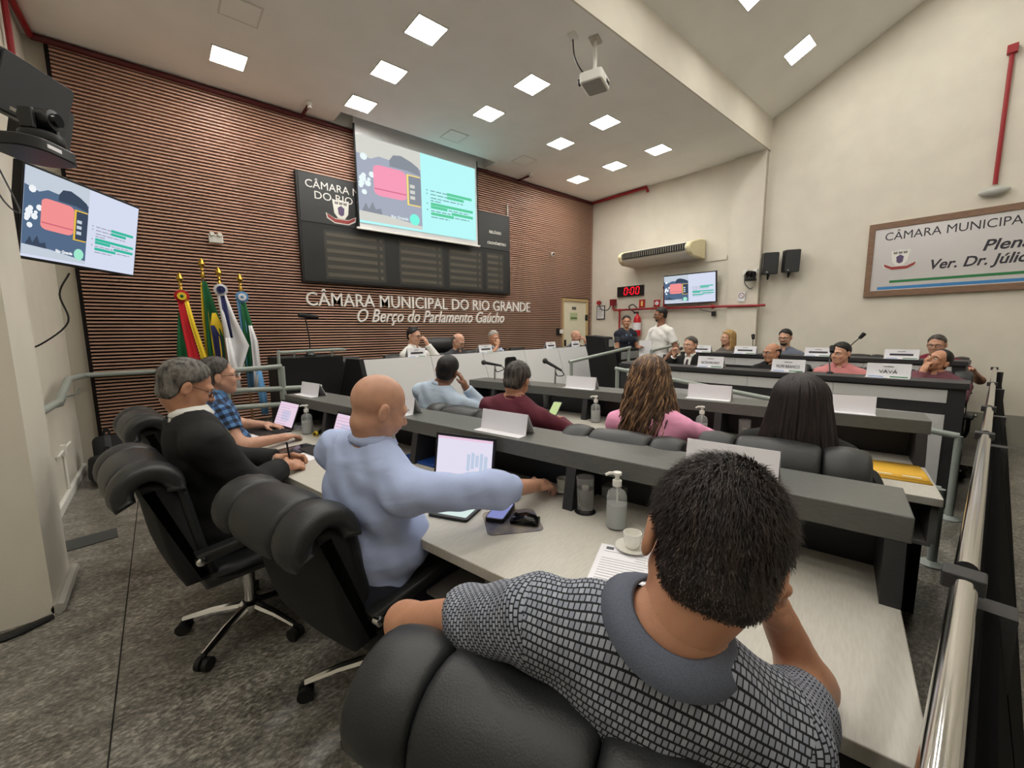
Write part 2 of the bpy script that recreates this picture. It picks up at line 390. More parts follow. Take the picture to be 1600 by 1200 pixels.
# ---------------------------------------------------------------- projection screen
sc = root('projection_screen', (3.535, 6.36, 3.78), 0, 'white projection screen pulled down from the ceiling slot, behind a glowing slide', 'projection screen')
SCRW = mat('screen_fabric', S(206, 206, 208), .8)
MB().box(-1.105, -.002, -.72, 1.105, .006, 1.12).build('screen_fabric', SCRW, sc, False)
MB().box(-1.13, -.02, -.745, 1.13, .02, -.715).build('weight_bar', WHITE, sc, False, .004)
for sx in (-1, 1): MB().box(sx*1.095-.012, -.004, -.72, sx*1.095+.012, .008, .735).build('black_border', BLKM, sc, False)
hold = root('slide_image', (3.515, 6.352, 3.755), 0, 'slide with a pink block and highlighted text, as glowing layers in front of the projection screen', 'projected slide')
slide(hold, 2.13, 1.24, PAL_PR, 'projected')  # layers emit by themselves, standing in for the projector's beam on the fabric
# ---------------------------------------------------------------- voting board
bd = root('voting_board', (3.57, 6.60, 2.985), 0, 'large black electronic voting board on the slatted wall', 'scoreboard')
GREYB = mat('board_face', S(50, 51, 52), .45)
MB().box(-1.93, -.11, -.755, 1.93, 0, .755).build('board_case', BLACK, bd, False, .006)
MB().box(-1.9, -.118, .08, 1.9, -.11, .735).build('header_panel', GREYB, bd, False)
MB().box(-1.9, -.116, -.735, 1.9, -.11, .07).build('display_panel', mat('dark_display', S(40, 41, 42), .35), bd, False)
BAR = mat('display_row', S(84, 80, 70), .5); BAR2 = mat('display_window', S(58, 57, 54), .4)
for x0, x1 in ((-1.58, -.72), (-.42, .34), (.52, 1.2), (1.36, 1.72)):
    f = MB().box(x0-.03, -.119, -.7, x1+.03, -.116, .0).build('name_window', BAR2, bd, False)
    for i in range(6):
        MB().box(x0, -.122, -.66+.115*i, x1-.1, -.119, -.61+.115*i).build('display_row', BAR, f, False)
        MB().box(x1-.06, -.122, -.66+.115*i, x1-.01, -.119, -.61+.115*i).build('display_row', BAR, f, False)
def xz(x, z, y): return frameM((x, y, z), (1, 0, 0), (0, 0, 1))
text('CÂMARA MUNICIPAL', .15, WHITE, bd, xz(-1.82, .55, -.12), width=1.42)
text('DO RIO GRANDE', .15, WHITE, bd, xz(-1.71, .41, -.12), width=1.22)
text('RELÓGIO', .07, WHITE, bd, xz(1.41, .37, -.12), bold=.002); text('CRONÔMETRO', .065, WHITE, bd, xz(1.36, .17, -.12), bold=.002)
def crest(parent, M, k, y=0):
    wt, rd, pu = WHITE, mat('crest_red', S(150, 60, 60), .6), mat('crest_violet', S(92, 76, 110), .6)
    def pl(name, m, pts, d0, d1):
        b = MB().prism([(a*k, c*k) for a, c in pts], d0, d1, 2); b.xf(M); b.build(name, m, parent, False)
    pl('crest_shield', wt, [(-.5, .5), (-.3, .44), (0, .5), (.3, .44), (.5, .5), (.42, -.3), (.2, -.6), (-.2, -.6), (-.42, -.3)], 0, .004)
    pl('crest_field', pu, [(-.2, .02), (.0, .16), (.2, .02), (.16, -.36), (0, -.46), (-.16, -.36)], .004, .006)
    for i in (-1, 0, 1): pl('crest_tower', mat('crest_grey', S(120, 118, 116), .6), [(i*.26-.1, .22), (i*.26+.1, .22), (i*.26+.1, .4), (i*.26, .34), (i*.26-.1, .4)], .004, .006)
    pl('crest_ribbon', rd, [(-.85, -.42), (-.4, -.66), (.4, -.66), (.85, -.42), (.8, -.62), (.4, -.86), (-.4, -.86), (-.8, -.62)], .002, .007)
    pl('crest_ribbon_edge', wt, [(-.92, -.36), (-.42, -.62), (.42, -.62), (.92, -.36), (.86, -.68), (.42, -.92), (-.42, -.92), (-.86, -.68)], 0, .002)
crest(bd, xz(-1.34, .33, -.118), .24)
MB().tube([(1.93, -.05, .755), (1.93, -.05, 1.0)], .012, 6).build('antenna', WHITE, bd)
# ---------------------------------------------------------------- wall lettering, one piece per letter
LET = mat('silver_letter', S(234, 232, 228), .4)
def letters(s, label, x0, x1, z, y, cap, shear=0, bold=0):
    me = text_mesh(s, 1, .06, shear, .005)
    xs_ = [v.co.x for v in me.vertices]; base = text_mesh('E', 1); ch = max(v.co.y for v in base.vertices)
    a, b_ = min(xs_), max(xs_); k = (x1-x0)/(b_-a); kz = cap/ch
    t = root('wall_lettering', (x0, y, z), 0, label, 'lettering')
    for vs, fs in split_letters(me):
        MB().add([((x-a)*k, -z_*.4-.012, y_*kz) for x, y_, z_ in vs], fs).build('letter', LET, t, False)
letters('CÂMARA MUNICIPAL DO RIO GRANDE', 'silver block capitals across the slatted wall under the voting board', 1.68, 6.11, 1.90, 6.59, .19)
letters('O Berço do Parlamento Gaúcho', 'silver slanted script lettering, second line on the slatted wall', 2.41, 5.39, 1.665, 6.59, .20, shear=.35)
# ---------------------------------------------------------------- television on the left wall, speakers and camera over it
def tv(label, w, h, M, pal_key, arm):
    t = root('television', M.translation, 0, label, 'television'); t.matrix_world = M
    MB().box(-w/2, 0, -h/2, w/2, .05, h/2).build('case', BLACK, t, False, .006)
    hd = MB().box(-w/2+.012, -.001, -h/2+.018, w/2-.012, 0, h/2-.012).build('screen', BLKM, t, False)
    slide(hd, w-.03, h-.036, PAL_TV, 'television', -.001)
    MB().tube(arm, .02, 6).build('wall_arm', BLACK, t)
    return t
a = 1.036
ex = Vector((math.cos(a), math.sin(a), .014)).normalized()
n0 = Vector((math.sin(a), -math.cos(a), 0))           # horizontal screen normal
ez = Vector((0, 0, 1)); g = .194
up_ = (ez*math.cos(g)+n0*math.sin(g)).normalized()
M = Matrix((ex, up_.cross(ex), up_)).transposed().to_4x4(); M.translation = (-.308, 4.258, 2.248)
tv('flat television on an arm at the left wall, tilted towards the desks', .97, .57, M, 'tv', [(0, .05, 0), (0, .25, .05), (-.1, .33, .05)])
M = Matrix.Rotation(RAD(-90+4), 4, 'Z') @ Matrix.Rotation(RAD(8), 4, 'X'); M.translation = (8.04, 4.05, 2.29)
tv('flat television on the right wall above the red pipe', 1.03, .58, M, 'tv', [(0, .05, 0), (0, .12, 0)])
GRY = mat('speaker_grille', S(58, 60, 62), .7, bump=.4, bscale=400)
def speaker(label, M, w, h, dpt, br, grp):
    t = root('loudspeaker', M.translation, 0, label, 'loudspeaker', grp); t.matrix_world = M
    MB().prism(rrect(w, h, .02, 3), 0, dpt, 1).build('cabinet', BLACK, t, True, .004)
    MB().prism(rrect(w-.02, h-.02, .016, 3), -.008, 0, 1).build('grille', GRY, t, True)
    MB().box(-w*.3, -.01, -h*.42, -w*.18, -.008, -h*.36).build('badge', ALU, t, False)
    MB().tube(br, .016, 6).build('bracket', BLACK, t)
M = Matrix.Translation((-.40, 3.62, 2.82)) @ Matrix.Rotation(RAD(58), 4, 'Z') @ Matrix.Rotation(RAD(18), 4, 'X')
speaker('big grey loudspeaker over the left television, behind the camera bracket', M, .42, .30, .1, [(0, .09, 0), (-.02, .14, 0)], None)
M = Matrix.Translation((-.44, 4.6, 2.97)) @ Matrix.Rotation(RAD(58), 4, 'Z') @ Matrix.Rotation(RAD(14), 4, 'X')
speaker('grey loudspeaker half hidden behind the big one over the left television', M, .28, .38, .16, [(0, .15, 0), (-.02, .2, 0)], None)
for i, yy in enumerate((2.62, 2.31)):
    M = Matrix.Translation((8.02, yy, 2.59)) @ Matrix.Rotation(RAD(-90+30), 4, 'Z') @ Matrix.Rotation(RAD(6), 4, 'X')
    speaker(('black wall loudspeaker next to the pilaster edge', 'black wall loudspeaker nearer the brown framed sign')[i], M, .22, .36, .18, [(0, .1, -.18), (0, .16, -.26), (0, .2, -.1)], 'pair of wall loudspeakers')
def ptz(label, M, arm):
    t = root('dome_camera', M.translation, 0, label, 'camera'); t.matrix_world = M
    MB().lathe([(.085, 0), (.09, .01), (.085, .045), (.05, .06)], 20).build('base', BLACK, t)
    for s_ in (-1, 1): MB().box(s_*.07-.012, -.03, .05, s_*.07+.012, .03, .15).build('fork', BLACK, t, False, .005)
    MB().lathe([(.02, -.075), (.05, -.07), (.055, 0), (.05, .06), (.02, .07)], 14, (0, 0, .12), axis=1).build('camera_head', BLACK, t)
    MB().lathe([(.032, -.09), (.034, -.075), (.03, -.07)], 12, (0, 0, .12), axis=1).build('lens', mat('lens_glass', S(8, 8, 12), .05), t)
    MB().tube(arm, .014, 6).build('wall_arm', BLACK, t)
M = Matrix.Translation((-.37, 3.36, 2.50)) @ Matrix.Rotation(RAD(60), 4, 'Z')
ptz('black swivelling camera on a bracket over the left television', M, [(0, 0, 0), (-.03, .12, 0)])
tr = root('camera_tray', (-.40, 3.33, 2.42), RAD(60), 'black bracket tray under the left swivelling camera', 'bracket')
MB().prism(rrect(.32, .24, .1, 6), 0, .06, 2).build('tray', BLACK, tr, True, .006)
MB().box(-.08, -.122, .02, .0, -.118, .038).build('label_sticker', PAPER, tr, False)
M = Matrix.Translation((8.02, 2.93, 2.33)) @ Matrix.Rotation(RAD(-110), 4, 'Z')
ptz('black swivelling camera on the right pilaster', M, [(0, .0, .02), (0, .14, .02)])
# hanging cables of the left equipment
cb = root('cable_bundle', (-.42, 3.05, 2.1), 0, 'loose grey cables hanging beside the left television', 'cables')
for i in range(3):
    k = .06*i
    MB().tube(arc([(-.16+k, .0, .4), (-.2+k, -.02, .2-k), (-.14+k, .0, .1-k), (-.09, .02, .15+k), (-.06, .06, .34)]), .0035, 5).build('cable', CABLE, cb)
pc = root('power_cord', (-.66, 4.45, 1.6), 0, 'thin dark cord dangling under the left television', 'cord')
MB().tube(arc([(.2, .1, .36), (.14, .05, .2), (.16, .08, 0), (.02, .0, -.16), (-.09, 0, -.2)]), .006, 5).build('cord', BLACK, pc)
# ---------------------------------------------------------------- red sprinkler and hydrant pipes
sp = root('sprinkler_pipe', (0, 6.56, ZC-.04), 0, 'dark red sprinkler pipe along the top of the slatted wall', 'pipe')
MB().tube([(-.7, 0, 0), (2.15, 0, 0)], .035, 8).build('pipe_run', REDD, sp); MB().tube([(4.98, 0, 0), (8.15, 0, 0)], .035, 8).build('pipe_run', REDD, sp)
MB().tube([(2.15, 0, 0), (4.98, 0, 0)], .03, 8).build('pipe_run', REDD, sp)
for x in (1.79, 5.76):
    b_ = MB().tube([(x, 0, 0), (x, -.40, 0), (x, -.42, -.02)], .02, 8).build('branch', REDD, sp)
    MB().lathe([(.035, .03), (.04, 0), (.02, -.02), (.03, -.05)], 10, (x, -.41, 0)).build('sprinkler_head', WHITE, b_)
MB().tube([(8.13, 0, 0), (8.13, -1.45, 0), (8.13, -1.48, -.1)], .03, 8).build('pipe_run', RED, sp)
MB().tube([(-.70, 0, 0), (-.72, -.5, .0), (-.72, -2.0, .02)], .028, 8).build('pipe_run', RED, sp)
cd = root('red_conduit', (-.73, 6.0, 3.0), 0, 'upright red conduit on the left wall behind the loudspeakers', 'pipe')
MB().tube([(0, -.3, 1.45), (0, -.3, .2)], .022, 8).build('pipe_run', RED, cd)
hp = root('hydrant_pipe', (8.11, 5.7, 1.94), 0, 'red hydrant pipework running along the right wall', 'pipe')
MB().tube([(0, .18, .18), (0, .18, .04), (0, .15, .01), (0, -1.1, 0), (0, -3.0, -.04)], .022, 8).build('pipe_run', RED, hp)
MB().tube([(0, 0, 0), (0, 0, -1.6)], .022, 8).build('riser', RED, hp)
MB().tube([(0, -1.1, .42), (0, -1.1, -1.6)], .026, 8).build('riser', RED, hp)
for y_, z_ in ((0, 0), (-1.1, 0), (-1.1, .42), (-2.1, -.02)): MB().ball((0, y_, z_), .042).build('joint', RED, hp)
MB().box(-.06, .12, .12, .05, .24, .26).build('junction_box', mat('box_red', S(120, 24, 32), .5), hp, False, .006)
MB().tube(arc([(-.02, .58, .2), (-.03, .5, .05), (-.03, .32, .02), (-.02, .22, .14)]), .012, 6).build('flexible_hose', CABLE, hp)
MB().lathe([(.05, -.05), (.055, 0), (.04, .03)], 12, (0, .58, .2), axis=0).build('siren_horn', RED, hp)
rc = root('red_conduit', (8.24, .21, 4.83), 0, 'upright red conduit above the brown framed sign', 'pipe')
MB().tube([(0, 0, 0), (0, 0, -1.55)], .022, 8).build('pipe_run', RED, rc); MB().box(-.04, -.045, -.04, .02, .045, .06).build('junction_box', RED, rc, False, .005)
em = root('alarm_light', (8.22, .21, 3.19), 0, 'oval grey wall lamp at the foot of the red conduit', 'lamp')
MB().ball((0, 0, 0), (.05, .14, .06), 16).build('cover', mat('frosted_grey', S(176, 176, 170), .4), em)
# ---------------------------------------------------------------- other things on the right wall
ac = root('air_conditioner', (8.2, 4.62, 2.86), 0, 'long cream air conditioner mounted on the right wall', 'air conditioner')
ACM = mat('cream_plastic', S(226, 216, 176), .45)
prof = [(-.0, .34), (-.20, .33), (-.52, .25), (-.60, .20), (-.62, .15), (-.58, .06), (-.48, .0), (0, -.02)]
o = MB().prism(prof, -.70, .70, 1); o.build('body', mat('off_white_plastic', S(222, 218, 204), .45), ac, True, .01)
for s_ in (-1, 1): MB().prism([(x*1.02, z*1.03) for x, z in prof], s_*.70, s_*.79, 1).build('end_cap', ACM, ac, True, .02)
MB().hexa([(-.635, -.68, .10), (-.625, .68, .10), (-.60, .68, .10), (-.60, -.68, .10), (-.635, -.68, .2), (-.635, .68, .2), (-.55, .68, .24), (-.55, -.68, .24)]).build('air_outlet', BLKM, ac, False)
for i in range(28): MB().box(-.645, -.66+.048*i, .11, -.63, -.652+.048*i, .2).build('louvre', mat('louvre_grey', S(150, 146, 130), .5), ac, False)
MB().box(-.01, -1.2, -.08, .0, -.79, .0).build('pipe_cover', WALL, ac, False)
ck = root('digital_clock', (8.15, 5.475, 2.36), RAD(-90), 'black digital wall clock showing red zeros', 'clock')
MB().box(-.335, 0, -.11, .335, .06, .11).build('case', BLACK, ck, False, .005)
LED = emis('red_led', S(255, 20, 40), 2.2)
def seg7(x, par, on):
    W_, H_, T_ = .075, .15, .015
    sg = {'a': (0, H_/2, 1), 'b': (W_/2, H_/4, 0), 'c': (W_/2, -H_/4, 0), 'd': (0, -H_/2, 1), 'e': (-W_/2, -H_/4, 0), 'f': (-W_/2, H_/4, 0)}
    for k in on:
        cx, cz, hor = sg[k]; sh = cz*.12
        q = (W_/2-.008, T_/2) if hor else (T_/2, H_/4-.008)
        MB().box(x+cx+sh-q[0], -.004, cz-q[1], x+cx+sh+q[0], 0, cz+q[1]).build('led_segment', LED, par, False)
for x in (-.1, .07, .2): seg7(x, ck, 'abcdef')
for z_ in (-.03, .03): MB().box(-.026, -.004, z_-.01, -.006, 0, z_+.01).build('led_dot', LED, ck, False)
def wallsign(name, label, cat, y, z, wy, hz, m, parts=()):
    t = root(name, (8.19, y, z), RAD(-90), label, cat); MB().box(-wy/2, 0, -hz/2, wy/2, .012, hz/2).build('plate', m, t, False)
    for nm, m2, pts in parts: MB().prism(pts, -.003, 0, 1).build(nm, m2, t, False)
    return t
SR = mat('sign_red', S(196, 30, 34), .5); SY = mat('sign_yellow', S(232, 206, 120), .5)
wallsign('fire_sign', 'red sign with a yellow extinguisher symbol', 'sign', 5.18, 2.07, .14, .17, SR, [('symbol', SY, rrect(.05, .12, .02, 3))])
wallsign('hydrant_sign', 'square red hydrant sign with white ring beside the riser', 'sign', 4.82, 2.055, .14, .14, SR, [('ring', PAPER, [(.045*math.cos(t*.4), .045*math.sin(t*.4)) for t in range(16)])])
t = wallsign('no_smoking_sign', 'round no smoking sign on the right pilaster', 'sign', 3.1, 2.07, .12, .16, PAPER)
t.location.x = 8.12
MB().prism([(.052*math.cos(k*.4), .02+.052*math.sin(k*.4)) for k in range(16)], -.003, 0, 1).build('ring', mat('sign_brown', S(120, 70, 60), .6), t, False)
MB().prism([(.04*math.cos(k*.4), .02+.04*math.sin(k*.4)) for k in range(16)], -.005, 0, 1).build('ring_centre', PAPER, t, False)
MB().prism([(-.035, .05), (-.03, .055), (.035, -.01), (.03, -.015)], -.007, 0, 1).build('slash', mat('sign_brown', S(120, 70, 60), .6), t, False)
t = wallsign('framed_notice', 'black framed paper notice on the right wall by the door', 'picture frame', 6.30, 1.915, .24, .33, BLACK)
MB().box(-.10, -.004, -.145, .10, 0, .145).build('paper', PAPER, t, False)
for i in range(9): MB().box(-.075, -.006, .10-.025*i, .075-.02*(i % 3), -.003, .107-.025*i).build('text_line', mat('grey_print', S(140, 140, 140), .8), t, False)
fe = root('fire_extinguisher', (8.09, 5.22, 1.35), 0, 'red fire extinguisher hanging on the right wall', 'fire extinguisher')
MB().lathe([(.03, 0), (.075, .015), (.08, .06), (.08, .36), (.06, .43), (.025, .46), (.025, .5)], 16).build('cylinder', mat('extinguisher_red', S(186, 24, 34), .35), fe)
MB().lathe([(.081, .14), (.082, .30), (.081, .301)], 16).build('label', PAPER, fe)
MB().box(-.02, -.02, .5, .02, .09, .54).build('valve', BLACK, fe, False)
MB().tube(arc([(0, .03, .52), (-.03, .14, .58), (-.03, .2, .66), (-.02, .1, .70), (-.03, 0, .62)]), .013, 6).build('hose', BLACK, fe)
def cctv(label, loc, rz):
    t = root('security_camera', loc, rz, label, 'security camera'); MB().lathe([(.03, 0), (.035, .14), (.028, .15)], 12, axis=1).build('body', WHITE, t)
    MB().lathe([(.02, -.004), (.024, 0), (.02, .004)], 12, axis=1).build('lens', BLACK, t); MB().box(-.03, .12, -.02, .03, .18, .06).build('mount', WHITE, t, False, .005); return t
cctv('small white camera on the slatted wall right of the voting board', (6.69, 6.43, 3.14), RAD(-35))
t = root('outlet_box', (8.11, 3.06, 2.5), 0, 'white sockets on the right pilaster with a hanging cable', 'outlet')
MB().box(0, -.04, -.05, .03, .04, .05).build('socket', WHITE, t, False); MB().box(0, -.2, -.04, .03, -.14, .04).build('socket', WHITE, t, False)
MB().tube(arc([(0, .0, -.03), (-.03, -.02, -.2), (-.02, -.1, -.3), (0, -.14, -.28)]), .008, 5).build('cable', CABLE, t)
t = root('cable_box', (8.16, 3.6, 1.78), 0, 'small black cable outlet under the right television', 'outlet')
MB().box(-.03, -.03, -.04, .03, .03, .05).build('socket', BLACK, t, False); MB().tube(arc([(0, 0, .03), (-.02, .12, .06), (-.02, .25, .1), (0, .3, .2)]), .006, 5).build('cable', CABLE, t)
# framed plenary sign
sg = root('plenary_sign', (8.25, -.05, 1.95), RAD(-90), 'wide silver sign with dark lettering in a brown wooden frame', 'sign')
BRN = mat('brown_wood', S(126, 98, 78), .5, noise=.15, nscale=10, stretch=(1, 1, 8))
MB().box(-1.45, 0, 0, 1.45, .03, 1.055).build('backboard', BRN, sg, False)
for q in ((-1.45, -.03, 0, 1.45, 0, .085), (-1.45, -.03, .97, 1.45, 0, 1.055), (-1.45, -.03, .085, -1.38, 0, .97), (1.38, -.03, .085, 1.45, 0, .97)): MB().box(*q).build('frame_board', BRN, sg, False, .003)
MB().box(-1.38, -.012, .085, 1.38, 0, .97).build('sign_face', mat('silver_sign_face', S(206, 204, 206), .28, .5), sg, False)
INK = mat('dark_ink', S(48, 46, 56), .5)
text('CÂMARA MUNICIPAL DO RIO GRANDE', .16, INK, sg, frameM((-1.27, -.014, .80), (1, 0, 0), (0, 0, 1)), width=2.5)
text('Plenário', .19, INK, sg, frameM((-.30, -.014, .52), (1, 0, 0), (0, 0, 1)), bold=.004, shear=.25)
text('Ver. Dr. Júlio', .18, INK, sg, frameM((-.78, -.014, .34), (1, 0, 0), (0, 0, 1)), bold=.004, shear=.25, width=.86)
MB().box(-1.17, -.0145, .19, 1.38, -.012, .225).build('green_stripe', mat('stripe_green', S(40, 120, 70), .5), sg, False)
MB().box(-1.30, -.0145, .10, 1.38, -.012, .14).build('blue_stripe', mat('stripe_blue', S(60, 130, 190), .5), sg, False)
crest(sg, frameM((-1.08, -.013, .55), (1, 0, 0), (0, 0, 1)), .2)
# ---------------------------------------------------------------- things on the slatted wall and ceiling
t = root('emergency_lamp', (.67, 6.56, 2.69), 0, 'small white emergency lamp on the slatted wall above the flags', 'lamp')
MB().box(-.075, -.05, -.05, .075, .03, .05).build('case', WHITE, t, False, .008)
for s_ in (-1, 1): MB().lathe([(.02, -.03), (.03, 0), (.02, .02)], 10, (s_*.04, -.05, .05), axis=1).build('spot', WHITE, t)
t = root('switch_box', (7.03, 6.57, 1.48), 0, 'black switch box with white tags on the slats beside the door', 'switch')
MB().box(-.1, -.04, -.08, .02, .03, .06).build('case', BLACK, t, False); MB().box(-.03, -.05, -.05, .09, .0, .04).build('tag', WHITE, t, False)
pj = root('projector', (3.76, 3.02, 4.10), RAD(20), 'white projector hanging from the flat ceiling on a pole', 'projector')
MB().prism(rrect(.30, .24, .03, 4), -.05, .05, 2).build('body', WHITE, pj, True, .01)
MB().prism(rrect(.26, .20, .02, 3), -.056, -.05, 2).build('underside', mat('grey_grille', S(150, 148, 142), .6), pj, True)
MB().lathe([(.03, 0), (.034, .03), (.028, .035)], 14, (-.07, .12, 0), axis=1).build('lens', BLACK, pj)
for i in range(4): MB().box(.02+.025*i, -.124, -.02, .034+.025*i, -.118, .02).build('port', BLACK, pj, False)
MB().tube([(0, 0, .05), (0, 0, .40)], .022, 10).build('pole', WHITE, pj); MB().box(-.07, -.05, .395, .07, .05, .415).build('ceiling_plate', ALU, pj, False)
MB().tube(arc([(-.18, .18, .37), (-.17, .16, .2), (-.1, .1, .08), (-.02, .03, .06)]), .007, 6).build('power_cord', BLACK, pj)
MB().box(-.23, .14, .385, -.13, .22, .415).build('socket', WHITE, pj, False)
# ---------------------------------------------------------------- low things by the left wall
hr = root('wall_handrail', (0, 0, 0), 0, 'grey handrail stepping up along the left wall and across the slats', 'handrail')
MB().tube([(-.66, 3.85, .985), (-.66, 4.9, .965), (-.66, 5.5, 1.10), (-.66, 6.5, 1.06), (-.6, 6.54, 1.06), (1.0, 6.54, 1.06)], .028, 10).build('rail', GREYRAIL, hr)
for y in (4.3, 5.2, 6.1): MB().tube([(-.66, y, .96), (-.68, y, .9), (-.77, y, .88)], .01, 6).build('bracket', GREYRAIL, hr)
pp_ = root('white_conduit', (XL+.012, 5.5, 0), 0, 'white conduit with a tee running down the left wall', 'conduit')
MB().tube([(0, 0, .42), (0, 0, .07)], .012, 6).build('riser', WHITE, pp_); MB().box(-.012, -.03, .40, .02, .03, .5).build('tee_box', WHITE, pp_, False); MB().tube([(0, -.3, .45), (0, .4, .45)], .01, 6).build('cross_run', WHITE, pp_)
MB().box(-.012, -1.7, .0, .02, 1.0, .08).build('duct', WHITE, pp_, False, .006)
MB().tube([(.215, -2.32, .03), (.215, -1.8, .03)], .03, 8).build('corner_pipe', mat('pipe_grey', S(168, 166, 156), .5), pp_)
fp = root('floor_plate', (-.5, 4.2, 0), 0, 'dark grey flush plate set in the granite by the left wall', 'floor plate')
MB().hexa([(-.14, -.12, 0), (.14, -.06, 0), (.12, .14, 0), (-.17, .1, 0), (-.14, -.12, .006), (.14, -.06, .006), (.12, .14, .006), (-.17, .1, .006)]).build('plate', mat('dark_plate', S(66, 68, 68), .5), fp, False)
BAGM = mat('black_bag_cloth', S(24, 24, 26), .85, bump=.3, bscale=120); BAGG = mat('grey_bag_cloth', S(60, 60, 62), .85)
def bag(label, loc, rz, w, d, h):
    t = root('equipment_bag', loc, rz, label, 'bag', 'black bags by the left wall')
    o = [(-d/2, 0), (d/2, 0), (d/2*1.05, h*.5), (d/2*.75, h*.9), (0, h), (-d/2*.75, h*.9), (-d/2*1.05, h*.5)]
    MB().pillow(o, -w/2, w/2, .06).build('body', BAGM, t, 'all'); MB().pillow([(a*1.02, b_*1.01+.002) for a, b_ in o], -w*.12, w*.12, .01).build('strap_band', BAGG, t, 'all')
    MB().tube(arc([(-w*.1, 0, h), (-w*.05, 0, h+.06), (w*.05, 0, h+.06), (w*.1, 0, h)]), .012, 6).build('handle', BAGM, t)
bag('black equipment bag leaning at the left wall, larger one', (-.50, 5.8, 0), .3, .26, .36, .30)
bag('black equipment bag pushed into the corner by the slats', (-.52, 6.2, 0), .1, .24, .3, .42)
kb = root('floor_cable', (-.66, 3.08, 0), 0, 'thick black cables lying at the foot of the left pillar', 'cables')
for i in range(3): MB().tube(arc([(-.5, .02*i-.03, .015), (-.25, .03-.02*i, .02), (-.05, -.02+.015*i, .015), (.1, .06, .015)]), .014, 6).build('cable', BLACK, kb)
# ---------------------------------------------------------------- desks of the left bank
BANK = RAD(11.2)
def left_desk(label, loc, L, bays):
    t = root('bench_desk', loc, BANK, label, 'desk', 'long council desks')
    D = .565
    MB().box(-D, 0, .715, .20, L, .752).build('worktop', LAM, t, False, .003)
    MB().box(0, -.01, .925, .265, L+.01, 1.0).build('upper_shelf', CHAR, t, False, .004)
    MB().box(.235, 0, .08, .262, L, .925).build('back_panel', CHARD, t, False)
    bw = L/bays
    for y in [min(max(i*1.025-.02, 0), L-.045) for i in range(bays)]+[L-.045]:
        MB().hexa([(-.035, y, .752), (.235, y, .752), (.235, y+.045, .752), (-.035, y+.045, .752), (0, y, .925), (.235, y, .925), (.235, y+.045, .925), (0, y+.045, .925)]).build('upright', CHARD, t, False)
        MB().box(-.20, y, 0, .235, y+.045, .715).build('leg_panel', BLKM, t, False)
        MB().box(-D+.03, y+.008, .53, -.2, y+.034, .715).build('cubby_divider', LAMD, t, False)
    MB().box(-D+.03, .02, .515, -.2, L-.02, .53).build('cubby_shelf', LAMD, t, False)
    MB().box(-.215, .02, .53, -.2, L-.02, .715).build('cubby_back', LAMD, t, False)
    return t
left_desk('long grey desk with dark shelf where the man in the patterned polo shirt sits', (1.473, .11, 0), 3.72, 4)
left_desk('long grey desk with dark shelf where the two long haired women sit', (3.09, .2, 0), 3.4, 4)
def bank(desk, lx, ly, z=0):   # desk-local -> world
    o = (1.473, .11) if desk == 1 else (3.09, .2)
    c, s = math.cos(BANK), math.sin(BANK)
    return (o[0]+lx*c-ly*s, o[1]+lx*s+ly*c, z)
# ---------------------------------------------------------------- desks of the right bank (face the aisle)
def right_desk(label, loc, rz, L, H, base):
    t = root('bench_desk', loc, rz, label, 'desk', 'long council desks')
    MB().box(0, 0, base, .03, L, H-.05).build('front_board', CHARD, t, False)
    MB().box(-.03, -.015, H-.05, .30, L+.015, H).build('upper_shelf', CHARD, t, False, .004)
    n = 4; w_ = (L-.2)/n
    for i in range(n):
        y0 = .1+i*w_
        MB().box(-.008, y0+.002, H-.17, 0, y0+w_-.002, H-.065).build('white_strip', PANEL, t, False)
        MB().box(-.008, y0+.002, base+.1, 0, y0+w_-.002, H-.27).build('white_panel', PANEL, t, False)
    for y in (0, L-.04): MB().box(.03, y, base, .28, y+.04, H-.05).build('end_panel', CHARD, t, False)
    MB().box(.06, 0, H-.335, .80, L, H-.30).build('worktop', LAM, t, False, .003)
    for y in (0, L/2, L-.04): MB().box(.4, y, base, .75, y+.03, H-.335).build('leg_panel', CHARD, t, False)
    return t
right_desk('long dark desk with white panels facing the aisle, front row by the rail', (4.85, .13, 0), RAD(1), 3.2, 1.05, 0)
structure(MB().box(6.2, -.1, 0, XR, 3.55, .08), 'floor_step', GRAN)
right_desk('long dark desk with white panels, back row near the right wall', (6.5, .2, 0), RAD(-2), 3.2, 1.13, .08)
# ---------------------------------------------------------------- head table on the platform
DR = math.atan2(.57, 4.41)
dt = root('head_table', (1.67, 4.44, .18), DR, 'long head table with five leaning white front panels', 'table')
for i in range(5):
    x0, x1 = i*.89+.004, (i+1)*.89-.004
    MB().hexa([(x0, -.33, .03), (x1, -.33, .03), (x1, -.30, .03), (x0, -.30, .03), (x0, 0, 1.02), (x1, 0, 1.02), (x1, .03, 1.02), (x0, .03, 1.02)]).build('front_panel', PANEL, dt, False)
MB().box(0, .03, .70, 4.45, .75, .74).build('worktop', LAM, dt, False)
MB().box(0, .0, .985, 4.45, .2, 1.015).build('upper_shelf', CHARD, dt, False)
for x in (-.05, 4.452): MB().hexa([(x, -.36, 0), (x+.05, -.36, 0), (x+.05, .75, 0), (x, .75, 0), (x, -.0, 1.03), (x+.05, -.0, 1.03), (x+.05, .3, 1.03), (x, .3, 1.03)]).build('end_panel', BLKM, dt, False)
MB().box(0, .0, .03, 4.45, .03, .70).build('modesty_panel', CHARD, dt, False)
def dais(lx, ly, z): return (1.67+lx*math.cos(DR)-ly*math.sin(DR), 4.44+lx*math.sin(DR)+ly*math.cos(DR), z)
